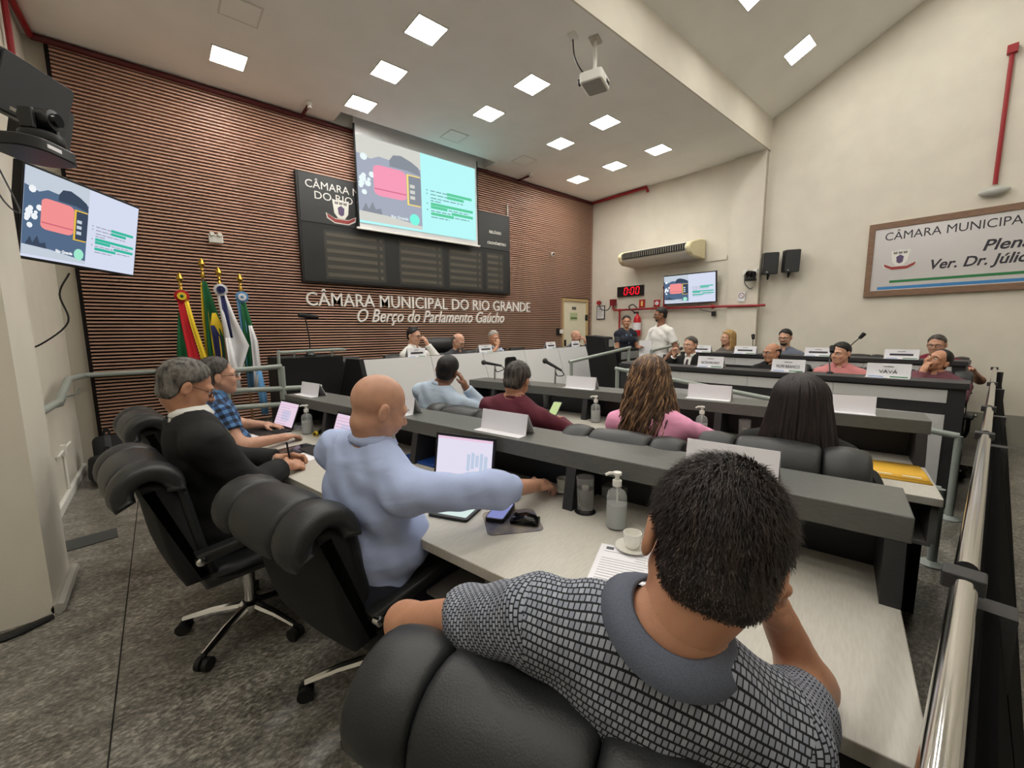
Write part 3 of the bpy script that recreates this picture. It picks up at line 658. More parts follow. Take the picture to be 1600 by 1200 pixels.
# emblem board leaning at the head table
eb = root('emblem_board', (3.40, 4.02, .62), RAD(10), 'black board with a golden starburst coat of arms', 'emblem')
MB().prism(rrect(.21, .42, .04, 4, 0, .34), -.01, .01, 1).build('board', BLACK, eb, True)
star = [((.085 if k % 2 else .06)*math.cos(k*math.pi/10), .38+(.085 if k % 2 else .06)*math.sin(k*math.pi/10)) for k in range(20)]
MB().prism(star, -.014, -.01, 1).build('golden_star', GOLD, eb, False)
MB().prism([((.035 if k % 2 else .055)*math.cos(k*math.pi/5+.31), .38+(.035 if k % 2 else .055)*math.sin(k*math.pi/5+.31)) for k in range(10)], -.017, -.014, 1).build('inner_star', mat('emblem_green', S(90, 96, 50), .5), eb, False)
MB().prism([(.022*math.cos(k*.52), .38+.022*math.sin(k*.52)) for k in range(12)], -.02, -.017, 1).build('blue_disc', mat('emblem_blue', S(40, 56, 110), .5), eb, False)
MB().box(-.02, .0, -.44, .02, .03, .2).build('stand', BLACK, eb, False); MB().box(-.12, -.1, -.62, .12, .14, -.60).build('foot', BLACK, eb, False); MB().tube([(0, .02, -.61), (0, .02, -.4)], .015, 6).build('post', BLACK, eb)
# pulpits
lt = root('pulpit', (1.28, 4.86, .18), RAD(6), 'black boxy pulpit with a tubular frame, beside the flags', 'pulpit')
MB().box(-.33, 0, 0, .33, .45, 1.06).build('body', BLKM, lt, False, .006)
MB().tube(arc([(-.36, -.04, .5), (-.36, -.04, 1.08), (-.30, -.04, 1.12), (.25, -.04, 1.13), (.34, -.04, 1.12)], 4), .016, 8).build('tube_frame', GREYRAIL, lt)
for x in (-.2, .2): MB().tube([(x, 0, 1.06), (x, -.02, 1.12)], .012, 6).build('frame_stud', GREYRAIL, lt)
gm = root('gooseneck_microphone', (1.27, 4.95, 1.24), 0, 'gooseneck microphone standing on the black pulpit', 'microphone')
MB().lathe([(.06, 0), (.06, .02), (.03, .05)], 14).build('base', BLACK, gm); MB().tube(arc([(0, 0, .04), (0, -.01, .2), (-.03, -.03, .42)]), .007, 6).build('neck', BLACK, gm)
MB().tube([(-.10, -.05, .45), (.10, -.02, .43)], .024, 10).build('capsule', BLKM, gm)
l2 = root('pulpit', (5.66, 4.28, .18), RAD(12), 'black slanted pulpit with a printed panel, at the right end of the head table', 'pulpit')
MB().hexa([(.0, -.25, 0), (.36, -.25, 0), (.36, .15, 0), (.0, .15, 0), (-.12, -.05, 1.2), (.24, -.05, 1.2), (.24, .28, 1.23), (-.12, .28, 1.23)]).build('body', BLKM, l2, False, .005)
MB().box(.04, -.085, 1.04, .22, -.07, 1.16).build('printed_panel', mat('grey_print_panel', S(150, 152, 152), .5), l2, False)
sd = root('side_console', (6.5, 4.32, .18), RAD(8), 'low black console with a grey leaning panel behind the aisle rail', 'console')
MB().box(-.4, 0, 0, .42, .35, .98).build('body', BLKM, sd, False, .005); MB().box(-.36, -.012, .80, .36, 0, .93).build('paper_panel', mat('grey_print_panel', S(150, 152, 152), .5), sd, False)
MB().hexa([(-.30, -.12, .02), (.40, -.12, .02), (.40, -.1, .02), (-.30, -.1, .02), (-.36, -.03, .76), (.34, -.03, .76), (.34, -.012, .76), (-.36, -.012, .76)]).build('front_panel', mat('grey_leaning_panel', S(176, 176, 172), .5), sd, False)
# ---------------------------------------------------------------- rails
def railing(label, runs, posts, name='railing', r=.024):
    t = root(name, (0, 0, 0), 0, label, 'railing')
    for q in runs: MB().tube(q, r, 10).build('rail', GREYRAIL, t)
    for x, y, z0, z1 in posts:
        MB().tube([(x, y, z0), (x, y, z1)], r, 10).build('post', GREYRAIL, t); MB().lathe([(.07, 0), (.07, .01), (.04, .025), (.03, .03)], 14, (x, y, z0)).build('post_flange', GREYRAIL, t)
    return t
railing('three bar grey railing in front of the flags', [[(.2, 4.35, 1.17), (.86, 4.35, 1.19)], [(.2, 4.35, 1.01), (1.2, 4.35, .965)], [(.2, 4.35, .86), (.86, 4.35, .83)]], [(.42, 4.35, 0, 1.18), (.30, 4.35, 0, 1.17), (.86, 4.35, 0, 1.19)])
railing('grey sloping rail over the aisle towards the side pulpit', [[(4.44, 3.95, 1.05), (5.94, 3.95, 1.207)]], [(4.48, 3.95, 0, 1.05), (5.90, 3.95, 0, 1.2)])
railing('long grey handrail descending along the aisle between the two banks', [[(4.42, 3.15, 1.01), (4.60, .13, .665)]], [(4.46, 2.5, 0, .93), (4.60, .13, 0, .665), (4.42, 3.12, 0, 1.0)])
railing('short grey post with a stub rail at the end of the second desk', [[(3.62, .15, .49), (3.62, .32, .50)]], [(3.61, .15, 0, .5)])
railing('grey rail behind the suited man at the front right desk', [[(6.0, 3.6, 1.16), (6.9, 3.62, 1.24)]], [(6.0, 3.6, 0, 1.16)])
# ---------------------------------------------------------------- black partition with chrome rail at the end of the rows
pt = root('black_partition', (0, 0, 0), 0, 'black panelled partition with a chrome top rail at the ends of the desks', 'partition')
PB = mat('black_panel', S(4, 4, 5), 1); PB.node_tree.nodes['Principled BSDF'].inputs['Specular IOR Level'].default_value = .1
segs = [(.45, 1.22), (1.28, 2.98), (3.04, 4.0), (4.05, 5.75), (5.8, 7.9)]
for x0, x1 in segs:
    MB().hexa([(x0, -.19, .02), (x1, -.19, .02), (x1, -.03, .02), (x0, -.03, .02), (x0, -.05, .93), (x1, -.05, .93), (x1, -.03, .93), (x0, -.03, .93)]).build('panel', PB, pt, False)
    MB().tube([(x0+.02, -.0, .97), (x1-.02, -.0, .97)], .020, 16).build('chrome_rail', CHROME, pt)
for x in (1.25, 3.01, 4.02, 5.77, 7.92):
    MB().box(x-.03, -.075, 0, x+.03, -.02, .93).build('post', CHARD, pt, False); MB().box(x-.035, -.03, .955, x+.02, .035, .99).build('rail_bracket', CHARD, pt, False, .004)
MB().box(.45, -.03, .02, 7.9, .035, .05).build('bottom_plate', BLACK, pt, False)
# ---------------------------------------------------------------- chairs
def arcpts(cy, cz, r, a0, a1, n): return [(cy+r*math.cos(RAD(a0+(a1-a0)*i/n)), cz+r*math.sin(RAD(a0+(a1-a0)*i/n))) for i in range(n+1)]
def star_base(t, m=CHROME):
    MB().lathe([(.028, .1), (.028, .40), (.05, .41)], 12).build('gas_lift', CHROME, t); MB().lathe([(.05, .07), (.06, .09), (.055, .125), (.03, .14)], 14).build('hub', m, t)
    for k in range(5):
        a_ = RAD(72*k+18); c, s = math.cos(a_), math.sin(a_)
        l = MB().tube([(.04*c, .04*s, .11), (.18*c, .18*s, .10), (.31*c, .31*s, .075)], [.024, .019, .014], 8).build('base_arm', m, t)
        w_ = MB()
        for o_ in (-.018, .018):
            w_.tube([(.31*c-s*(o_-.011), .31*s+c*(o_-.011), .031), (.31*c-s*(o_+.011), .31*s+c*(o_+.011), .031)], .031, 14)
        w_.tube([(.31*c, .31*s, .031), (.31*c, .31*s, .075)], .009, 6)
        w_.build('caster', RUB, l)
def make_chair():
    t = root('office_chair', (0, 0, 0), 0, 'chair', 'chair')
    MB().pillow([(-.22, .40), (.22, .40), (.27, .43), (.26, .48), (.20, .505), (-.1, .485), (-.23, .50)], -.26, .26, .05, 4, bul=.008).build('seat', LEATHER, t, 'all')
    back = arc([(-.20, .0, .46), (-.235, 0, .60), (-.265, 0, .78), (-.29, 0, .93)], 4)
    rear = arc([(-.40, 0, .95), (-.36, 0, .80), (-.335, 0, .62), (-.29, 0, .46)], 4)
    bo = [(p.x, p.z) for p in back]+[(p.x, p.z) for p in rear]
    MB().pillow(bo, -.265, .265, .035, 4, bul=.012).build('back_shell', SHELL, t, 'all')
    front = [(p.x+.035, p.z) for p in back]+[(p.x-.01, p.z) for p in reversed(back)]
    MB().pillow(front, -.25, .25, .02, 3).build('back_cushion', LEATHER, t, 'all')
    hook = arcpts(-.37, .915, .115, -12, 208, 14)+arcpts(-.37, .915, .048, 208, -12, 9)
    for x0, x1 in ((-.285, -.145), (-.143, .143), (.145, .285)):
        MB().pillow(hook, x0, x1, .024, 4, bul=.007).build('head_roll', LEATHER, t, 'all')
    for s_ in (-1, 1):
        x = s_*.30
        a_ = MB().pillow([(-.26, .62), (.16, .655), (.21, .64), (.20, .615), (.1, .61), (-.25, .57)], x-.032, x+.032, .012, 3).build('armrest', LEATHER, t, 'all')
        MB().tube(arc([(x, .17, .62), (x, .16, .5), (x*.9, .1, .42), (x*.6, 0, .40)]), .016, 8).build('arm_support', BLACK, a_)
        MB().lathe([(.018, -.012), (.018, .012), (.012, .016)] if s_ > 0 else [(.012, -.016), (.018, -.012), (.018, .012)], 12, (x+s_*.03, -.25, .595), axis=0).build('arm_bolt', CHROME, a_)
    MB().box(-.1, -.1, .385, .1, .1, .41).build('seat_plate', BLACK, t, False)
    star_base(t)
    return t
def make_low_chair(h, w_):
    t = root('conference_chair', (0, 0, 0), 0, 'chair', 'chair')
    MB().pillow([(-.22, .40), (.24, .40), (.26, .46), (.2, .50), (-.22, .49)], -w_/2, w_/2, .04, 3).build('seat', LEATHER, t, 'all')
    for k in range(3):
        z0 = .46+(h-.46)*k/3; z1 = .46+(h-.46)*(k+1)/3; y0 = -.2-.12*k/3; y1 = -.2-.12*(k+1)/3
        MB().pillow([(y0, z0), (y1, z1-.004), (y1-.03, z1), (y1-.08, z1-.01), (y0-.09, z0)], -w_/2, w_/2, .035, 3, bul=.008).build('back_cushion', LEATHER, t, 'all')
    for s_ in (-1, 1): MB().tube(arc([(s_*(w_/2+.02), -.26, .66), (s_*(w_/2+.03), .0, .67), (s_*(w_/2+.03), .15, .64), (s_*w_/2*.9, .14, .44)]), .022, 8).build('armrest', BLACK, t)
    star_base(t, BLACK)
    return t
proto = {}
def chair(kind, loc, heading, label, grp, zs=1):
    """heading: world angle the sitter faces"""
    if kind not in proto:
        proto[kind] = o = make_chair() if kind == 'office' else make_low_chair(*{'low': (.98, .46), 'tall': (1.22, .56)}[kind])
    else: o = copy_tree(proto[kind])
    o.location = loc; o.rotation_euler = (0, 0, heading-math.pi/2); o.scale = (1, 1, zs); tag(o, label, 'chair', grp)
    return o
def behind(roll, hd, d=.37): return (roll[0]+d*math.cos(hd), roll[1]+d*math.sin(hd), 0)
G1 = 'black leather office chairs with a three part head roll'
chair('office', behind((.385, .455), RAD(24)), RAD(24), 'black leather chair under the man in the patterned polo shirt', G1, .905)
chair('office', behind((.265, 1.52), RAD(15)), RAD(15), 'black leather chair behind the bald man in the light blue shirt', G1, .95)
chair('office', behind((-.12, 2.345), RAD(9)), RAD(9), 'black leather chair holding the grey haired man in the black suit', G1, .97)
chair('office', behind((-.12, 3.42), RAD(8)), RAD(8), 'black leather chair behind the man in the blue plaid shirt', G1)
chair('office', behind((1.82, .53), RAD(13)), RAD(13), 'black leather chair of the woman with straight dark hair', G1, 1.03)
chair('office', behind((1.60, 1.10), RAD(13)), RAD(13), 'black leather chair of the woman in pink', G1)
chair('office', behind((1.42, 2.14), RAD(12)), RAD(12), 'black leather chair of the man in the maroon shirt', G1)
chair('office', behind((1.26, 2.98), RAD(12)), RAD(12), 'black leather chair of the man resting his head on his hand', G1)
W_ = math.pi
for y, lab in ((2.93, 'suited man holding a microphone'), (1.83, 'balding man in black'), (1.16, 'man in the pink shirt'), (.42, 'man with his chin on his fist')):
    chair('office', (6.0, y, 0), W_, 'black office chair of the %s' % lab, 'office chairs of the right bank')
for y, lab in ((3.0, 'of the blonde woman'), (2.15, 'of the bearded man in grey'), (1.32, 'standing empty in the back row of the right bank'), (.5, 'of the man in the dark red shirt')):
    chair('office', (7.42, y, .08), W_, 'black office chair %s' % lab, 'office chairs of the right bank')
HD = -math.pi/2+DR
for lx, k, lab in ((.45, 'low', 'empty black padded chair at the pulpit end of the head table'), (1.30, 'low', 'black padded chair of the man in the white shirt'), (2.12, 'tall', 'tall black leather chair in the middle of the head table'), (2.93, 'low', 'black padded chair of the man in the striped shirt'), (3.52, 'low', 'empty black padded chair next to the striped shirt'), (4.10, 'low', 'empty black padded chair between two name cards')):
    x, y, z = dais(lx, 1.05, .18); chair(k, (x, y, z), HD, lab, 'chairs of the head table')
chair('low', (6.28, 5.55, .18), HD, 'black padded chair of the bald bearded man by the door', 'chairs of the head table')
# ---------------------------------------------------------------- things on the desks
def card(loc, rz, label, w_=.29, h=.10, name=None, grp='folded white name cards', bars=True):
    """rz: direction (world angle) the blank/printed front faces"""
    t = root('name_card', loc, rz+math.pi/2, label, 'name card', grp)
    MB().hexa([(-w_/2, -.02, .001), (w_/2, -.02, .001), (w_/2, -.017, .001), (-w_/2, -.017, .001), (-w_/2, .0, h), (w_/2, .0, h), (w_/2, .002, h), (-w_/2, .002, h)]).build('front_leaf', PAPER, t, False)
    MB().hexa([(-w_/2, .055, .001), (w_/2, .055, .001), (w_/2, .058, .001), (-w_/2, .058, .001), (-w_/2, .001, h), (w_/2, .001, h), (w_/2, .003, h), (-w_/2, .003, h)]).build('rear_leaf', PAPER, t, False)
    MB().box(-w_/2, -.075, 0, w_/2, -.015, .002).build('foot_flap', PAPER, t, False)
    M = frameM((0, -.022, 0), (1, 0, 0), Vector((0, .02, h)).normalized())
    if name:
        text(name, h*.36, INK, t, M @ Matrix.Translation((0, h*.30, .002)), width=w_*.7 if len(name) > 5 else w_*.42, align='CENTER')
        M2 = M
    if name or bars == 'print':
        def strip(nm, m, x0, y0, x1, y1):
            b_ = MB().box(x0, y0, .001, x1, y1, .003); b_.xf(M); b_.build(nm, m, t, False)
        strip('heading_line', mat('grey_print', S(140, 140, 140), .8), -w_*.12, h*.76, w_*.12, h*.82)
        if not name: strip('name_line', INK, -w_*.34, h*.36, w_*.34, h*.55)
        strip('green_corner', mat('stripe_green', S(40, 120, 70), .5), w_*.05, .002, w_*.45, h*.10); strip('blue_corner', mat('stripe_blue', S(60, 130, 190), .5), -w_*.45, .002, -w_*.1, h*.07)
    return t
vb = BANK+math.pi
for lx, ly, lab in ((.10, .45, 'blank back of the name card above the polo shirt man'), (.10, 1.47, 'blank back of the name card above the bald man\'s laptop'), (.11, 2.33, 'blank back of the name card beside the bald man\'s head'), (.12, 3.52, 'blank back of the name card at the far end by the pulpit')):
    card(bank(1, lx, ly, 1.0), vb, lab)
for lx, ly, lab in ((.08, .36, 'blank card back beside the straight dark hair'), (.13, 1.12, 'blank card back half hidden by the curly hair'), (.10, 2.15, 'blank card back on the shelf behind the hand sanitizer')):
    card(bank(2, lx, ly, 1.0), vb, lab)
for x, y, nm, lab in ((4.98, 3.0, None, 'printed name card in front of the suited man'), (4.98, 2.2, 'NILTON MACHADO', 'printed name card between the suited man and the balding man'), (4.98, 1.40, 'FILIPE BRANCO', 'printed name card left of the pink shirt'), (4.98, .62, 'VAVÁ', 'printed name card with the shortest name')):
    card((x, y, 1.05), W_, lab, .30, .125, nm, 'printed name cards', 'print')
for x, y, lab in ((6.62, 3.08, 'printed card at the far end of the back row'), (6.60, 2.42, 'printed card right of the blonde woman'), (6.62, 1.53, 'printed card right of the bearded man in grey'), (6.58, .72, 'printed card in front of the man in dark red')):
    card((x, y, 1.13), W_, lab, .30, .11, None, 'printed name cards', 'print')
for lx, lab in ((.73, 'printed card left of the white shirt on the head table'), (1.9, 'printed card left of the striped shirt on the head table'), (3.45, 'printed card in front of the empty chairs'), (4.2, 'printed card of the bald bearded man')):
    card(dais(lx, .07, 1.195), HD, lab, .26, .11, None, 'printed name cards', 'print')
DK = .752
def laptop(label, loc, rz, w_, d, tilt, screen):
    """rz: direction the screen faces away from (user looks along +local y)"""
    t = root('laptop', loc, rz, label, 'laptop')
    MB().box(-w_/2, -d, 0, w_/2, 0, .014).build('keyboard_base', BLACK, t, False, .003)
    kb_ = MB().box(-w_/2+.02, -d+.08, .014, w_/2-.02, -.03, .0155).build('key_field', mat('key_grey', S(52, 52, 54), .6), t, False)
    for r_ in range(4):
        MB().box(-w_/2+.024, -d+.085+.027*r_, .0155, w_/2-.024, -d+.106+.027*r_, .018).build('key_row', BLKM, kb_, False)
    R_ = Matrix.Translation((0, 0, .014)) @ Matrix.Rotation(RAD(-tilt), 4, 'X')
    b_ = MB().box(-w_/2, 0, 0, w_/2, .008, d); b_.xf(R_); lid = b_.build('lid', BLACK, t, False, .002)
    e1 = emis('laptop_page_'+screen[0], screen[1]); e2 = emis('laptop_ink_'+screen[0], screen[2])
    def r(nm, m, x0, z0, x1, z1, l): 
        q = MB().box(x0*w_, -.001*l, z0*d, x1*w_, 0, z1*d); q.xf(R_); q.build(nm, m, lid, False)
    r('screen', e1, -.46, .07, .46, .94, 1)
    if screen[0] == 'pale':
        for i in range(5): r('screen_shape', e2, .06+.07*i, .28+.05*(i % 3), .11+.07*i, .62+.04*(i % 2), 2)
        r('screen_bar', emis('laptop_bar', S(235, 200, 225)), -.46, .89, .46, .94, 2)
    else:
        r('screen_bar', emis('laptop_bar2', S(226, 190, 214)), -.46, .80, .46, .84, 2); r('screen_box', e2, -.2, .26, .22, .62, 2)
        for i in range(7): r('text_line', emis('laptop_text', S(176, 160, 184)), -.4, .12+.1*i, .1+.04*(i % 3), .135+.1*i, 3)
def facing(p0, p1): return math.atan2(p1[1]-p0[1], p1[0]-p0[0])
a_, b_ = (1.16, 1.835), (1.325, 1.54)
laptop('black laptop with a pale bright page in front of the bald man', (1.06, 1.63, DK), facing(a_, b_)-.10, .34, .235, 10, ('pale', S(226, 222, 240), S(190, 204, 226)))
a_, b_ = (.739, 3.815), (.814, 3.45)
laptop('black laptop with a pink page in front of the plaid shirt', (.68, 3.60, DK), facing(a_, b_), .33, .21, 22, ('pink', S(232, 208, 228), S(206, 200, 226)))
laptop('black laptop with a pink page between the suit and the bald head', (.855, 2.73, DK), facing((.937, 3.129), (1.0, 2.8)), .33, .21, 20, ('pink', S(232, 208, 228), S(206, 200, 226)))
def bottle(label, loc, full=.75):
    t = root('sanitizer_bottle', loc, 0, label, 'sanitizer bottle', 'clear sanitizer pump bottles'); t.scale = (1.15, 1.15, 1.2)
    MB().lathe([(.030, 0), (.033, .004), (.033, .105), (.028, .118), (.013, .128), (.012, .138)], 24).build('bottle', CLEARP, t)
    MB().lathe([(.029, .004), (.031, .006), (.031, .105*full), (.029, .105*full)], 24).build('gel', mat('sanitizer_gel', S(232, 236, 236), .15, trans=.3, ior=1.2), t)
    p_ = MB().lathe([(.015, .137), (.015, .155), (.008, .157), (.007, .172), (.014, .173), (.014, .181), (.004, .182)], 16).build('pump', WHITE, t)
    MB().tube([(0, 0, .178), (-.02, .018, .178), (-.028, .026, .172)], .005, 8).build('nozzle', WHITE, p_)
    MB().tube([(0, 0, .14), (.004, 0, .02)], .0025, 6).build('dip_tube', WHITE, t)
bottle('clear sanitizer pump bottle beside the full water glass', bank(1, -.05, .80, DK))
bottle('clear sanitizer pump bottle by the pink page laptop', bank(1, -.05, 3.26, DK))
bottle('clear sanitizer pump bottle left of the curly haired woman', bank(2, -.05, 1.93, DK))
bottle('clear sanitizer pump bottle showing over the pink shoulder', bank(2, -.05, 1.12, DK))
def glass(label, loc, lvl=.6):
    t = root('water_glass', loc, 0, label, 'glass', 'water glasses'); t.scale = (1.15, 1.15, 1.08)
    h = .135; MB().lathe([(.027, 0), (.029, .003), (.032, h), (.0305, h), (.0275, .012), (.003, .011)], 24).build('tumbler', GLASS, t)
    MB().lathe([(.0265, .0125), (.0272+.003*lvl, h*lvl), (.003, h*lvl)], 24).build('water', WATER, t)
def coaster(label, loc):
    t = root('coaster', loc, 0, label, 'coaster'); MB().lathe([(.042, 0), (.044, .002), (.042, .004)], 24).build('disc', BLACK, t)
coaster('round black coaster under the nearest full water glass', (1.285, 1.051, DK)); glass('tall water glass on the black coaster beside the sanitizer', (1.285, 1.051, DK+.0045), .68)
glass('water glass behind the bald man\'s pale laptop', (1.161, 1.975, DK), .5); glass('water glass in the bay before the straight dark hair', (2.917, 1.045, DK), .6)
glass('water glass in the bay beside the maroon shirt', (2.80, 2.78, DK), .6)
CER = mat('white_ceramic', S(236, 234, 226), .15, coat=.5)
def cup(label, loc, rz=0):
    s_ = root('saucer', loc, 0, label.replace('coffee cup', 'saucer under the coffee cup'), 'saucer', 'white saucers')
    MB().lathe([(.025, 0), (.035, .002), (.058, .012), (.057, .014), (.03, .006), (.002, .006)], 28).build('dish', CER, s_)
    t = root('coffee_cup', (loc[0], loc[1], loc[2]+.0065), rz, label, 'cup', 'white coffee cups')
    MB().lathe([(.018, 0), (.02, .002), (.028, .02), (.031, .055), (.0285, .055), (.026, .02), (.015, .006), (.002, .006)], 28).build('bowl', CER, t)
    MB().tube(arc([(.029, 0, .046), (.045, 0, .042), (.045, 0, .025), (.027, 0, .018)]), .004, 8).build('handle', CER, t)
cup('white coffee cup standing by the printed sheet', (1.174, .752, DK), .5); cup('white coffee cup the bald man reaches for', (1.385, 1.265, DK), .8)
t = root('socket_block', (1.50, 1.06, DK), BANK, 'grey socket block under the dark shelf', 'outlet')
MB().box(-.035, -.05, 0, .035, .05, .055).build('block', mat('socket_grey', S(160, 160, 158), .5), t, False, .01); MB().box(-.038, -.03, .015, -.035, .0, .04).build('socket', BLACK, t, False)
t = root('folder', (1.17, 2.13, DK), BANK, 'blue folder lying in the bay beside the bald man', 'folder'); MB().box(-.11, -.15, 0, .11, .15, .012).build('cover', mat('folder_blue', S(30, 66, 140), .5), t, False, .003); MB().box(-.105, -.145, .002, .112, .145, .010).build('sheets', PAPER, t, False)
t = root('mouse_pad', (1.0, 1.185, DK), RAD(-30), 'worn blue and grey mouse pad under the black mouse', 'mouse pad')
MB().prism(rrect(.215, .20, .025, 4), 0, .003, 2).build('pad', mat('pad_print', S(150, 140, 128), .7, c2=S(60, 66, 96), nscale=9), t, False)
t = root('computer_mouse', (1.025, 1.135, DK+.003), RAD(35), 'glossy black computer mouse on the mouse pad', 'mouse')
MB().pillow([(-.055, 0), (.055, 0), (.058, .012), (.045, .028), (0, .038), (-.04, .03), (-.058, .012)], -.031, .031, .018, 5).build('shell', mat('glossy_black', S(12, 12, 13), .12), t, 'all'); MB().lathe([(.008, -.004), (.010, 0), (.008, .004)], 10, (0, .035, .032), axis=0).build('wheel', RUB, t)
t = root('smartphone', (1.005, 1.262, DK+.004), RAD(-58), 'black smartphone with a lit blue screen beside the mouse', 'phone')
MB().prism(rrect(.078, .165, .012, 4), 0, .016, 2).build('case', BLACK, t, True); MB().prism(rrect(.068, .15, .008, 3), .016, .0165, 2).build('screen', emis('phone_blue', S(132, 138, 196)), t, False)
MB().prism(rrect(.06, .03, .004, 2, 0, .05), .0165, .0168, 2).build('screen_card', emis('phone_pale', S(190, 196, 232)), t, False)
t = root('tablet', (.925, 1.43, DK), RAD(-62), 'black tablet with a bright page under the outstretched sleeve', 'tablet')
MB().prism(rrect(.18, .25, .012, 3), 0, .012, 2).build('case', BLACK, t, True); MB().prism(rrect(.155, .215, .004, 2), .012, .0125, 2).build('screen', emis('tablet_page', S(214, 232, 228)), t, False)
def sheet(label, loc, rz, w_=.21, h=.297, lines=16, grp=None, name='paper_sheet'):
    t = root(name, loc, rz, label, 'paper', grp); MB().box(-w_/2, -h/2, 0, w_/2, h/2, .0015).build('sheet', PAPER, t, False)
    for i in range(lines):
        y = h*.34-i*h*.05; x0 = -w_*.42 if i not in (1, 2) else w_*.08
        MB().box(x0, y, .0015, w_*(.40-.08*(i*7 % 3)), y+h*.011, .0018).build('text_line', mat('pale_print', S(168, 168, 172), .8), t, False)
    if lines: MB().box(-w_*.40, h*.39, .0015, -w_*.28, h*.45, .0018).build('letterhead', mat('print_dark', S(90, 92, 100), .8), t, False)
sheet('printed letter on the desk by the white coffee cup', (1.04, .685, DK), RAD(-64), lines=15)
sheet('white sheet under the suited man\'s hands', (.66, 2.70, DK), RAD(-70), lines=0)
t = root('tablet', (.60, 2.86, DK), RAD(-76), 'dark tablet beside the suited man\'s hands', 'tablet'); MB().prism(rrect(.18, .25, .012, 3), 0, .01, 2).build('case', BLACK, t, True); MB().prism(rrect(.16, .225, .004, 2), .01, .0105, 2).build('screen', mat('screen_off', S(26, 28, 32), .1), t, False)
for i in range(6): sheet('loose white papers piled at the far end of the first desk', (.68+.012*i, 3.56+.02*i, DK+.0016*i), RAD(-76+7*i), lines=0, grp='pile of loose papers')
for i in range(2): sheet('white sheet lying under the plaid man\'s forearms', (.50+.03*i, 3.45-.06*i, DK+.0016*i), RAD(-80+9*i), lines=0, grp='sheets under the forearms')
def handmic(label, p0, p1, ring=None, cable=None):
    p0, p1 = Vector(p0), Vector(p1); d_ = (p1-p0).normalized(); t = root('microphone', p0, 0, label, 'microphone'); q = p1-p0; L_ = q.length
    MB().tube([(0, 0, 0), q*.72], [.011, .016], 12).build('handle', BLACK, t); MB().ball(q*.86, .026, 12).build('grille', mat('mic_mesh', S(66, 66, 66), .4, .6, bump=.5, bscale=900), t)
    if ring: MB().tube([q*.02, q*.14], .0175, 12).build('colour_ring', mat(ring[0], ring[1], .5), t)
    return t
handmic('black microphone with a yellow ring lying by the pink laptop', (.80, 3.16, DK+.018), (.93, 3.27, DK+.026), ('ring_yellow', S(226, 196, 50)))
def standmic(label, base, top, head):
    t = root('microphone_stand', base, 0, label, 'microphone')
    b0 = Vector(base); MB().lathe([(.06, 0), (.06, .012), (.02, .025)], 16).build('base', BLACK, t)
    tp = Vector(top)-b0; hd_ = Vector(head)-b0
    MB().tube(arc([(0, 0, .02), tp*.5+Vector((.0, .008, 0)), tp]), .009, 8).build('stem', ALU, t)
    d_ = (hd_-tp); MB().tube([tp-d_*.55, tp+d_*.8], [.011, .016], 10).build('handle', BLACK, t); MB().ball(hd_, .027, 12).build('grille', mat('mic_mesh', S(66, 66, 66), .4, .6, bump=.5, bscale=900), t)
    MB().tube(arc([tp-d_*.55, tp-d_*.75-Vector((0, 0, .03)), tp-d_*.2-Vector((0, 0, .07)), tp-Vector((0, 0, .05))]), .005, 6).build('cable', BLACK, t)
standmic('microphone on a stand in front of the man resting his head', (2.62, 3.36, DK), (2.60, 3.32, 1.16), (2.53, 3.42, 1.18)); standmic('microphone on a stand in front of the maroon shirt', (2.86, 2.72, DK), (2.80, 2.66, 1.16), (2.76, 2.76, 1.215))
t = root('document_tray', (2.97, 2.50, DK), BANK+RAD(90), 'grey sheet leaning inside the second desk behind the phone', 'papers')
MB().hexa([(-.18, .0, 0), (.18, 0, 0), (.18, .004, 0), (-.18, .004, 0), (-.18, -.06, .13), (.18, -.06, .13), (.18, -.056, .13), (-.18, -.056, .13)]).build('sheet', mat('grey_sheet', S(168, 168, 168), .7), t, False)
MB().box(-.19, .0, 0, .19, .05, .02).build('stand', BLACK, t, False)
t = root('envelope', (2.87, .30, DK), BANK+RAD(90)+.04, 'yellow padded envelope at the end of the second desk', 'envelope')
YE = mat('manila_yellow', S(222, 172, 52), .6)
MB().pillow([(-.17, .0), (.17, .0), (.175, .004), (.0, .012), (-.175, .004)], -.125, .125, .004, 2).build('pouch', YE, t, 'all')
for x in (-.06, .05): MB().box(x-.035, .09, .0078, x+.035, .112, .0095).build('tape', mat('clear_tape', S(236, 220, 180), .2), t, False)
MB().box(-.115, .138, .005, .115, .142, .0085).build('flap_fold', mat('manila_dark', S(190, 140, 40), .6), t, False)
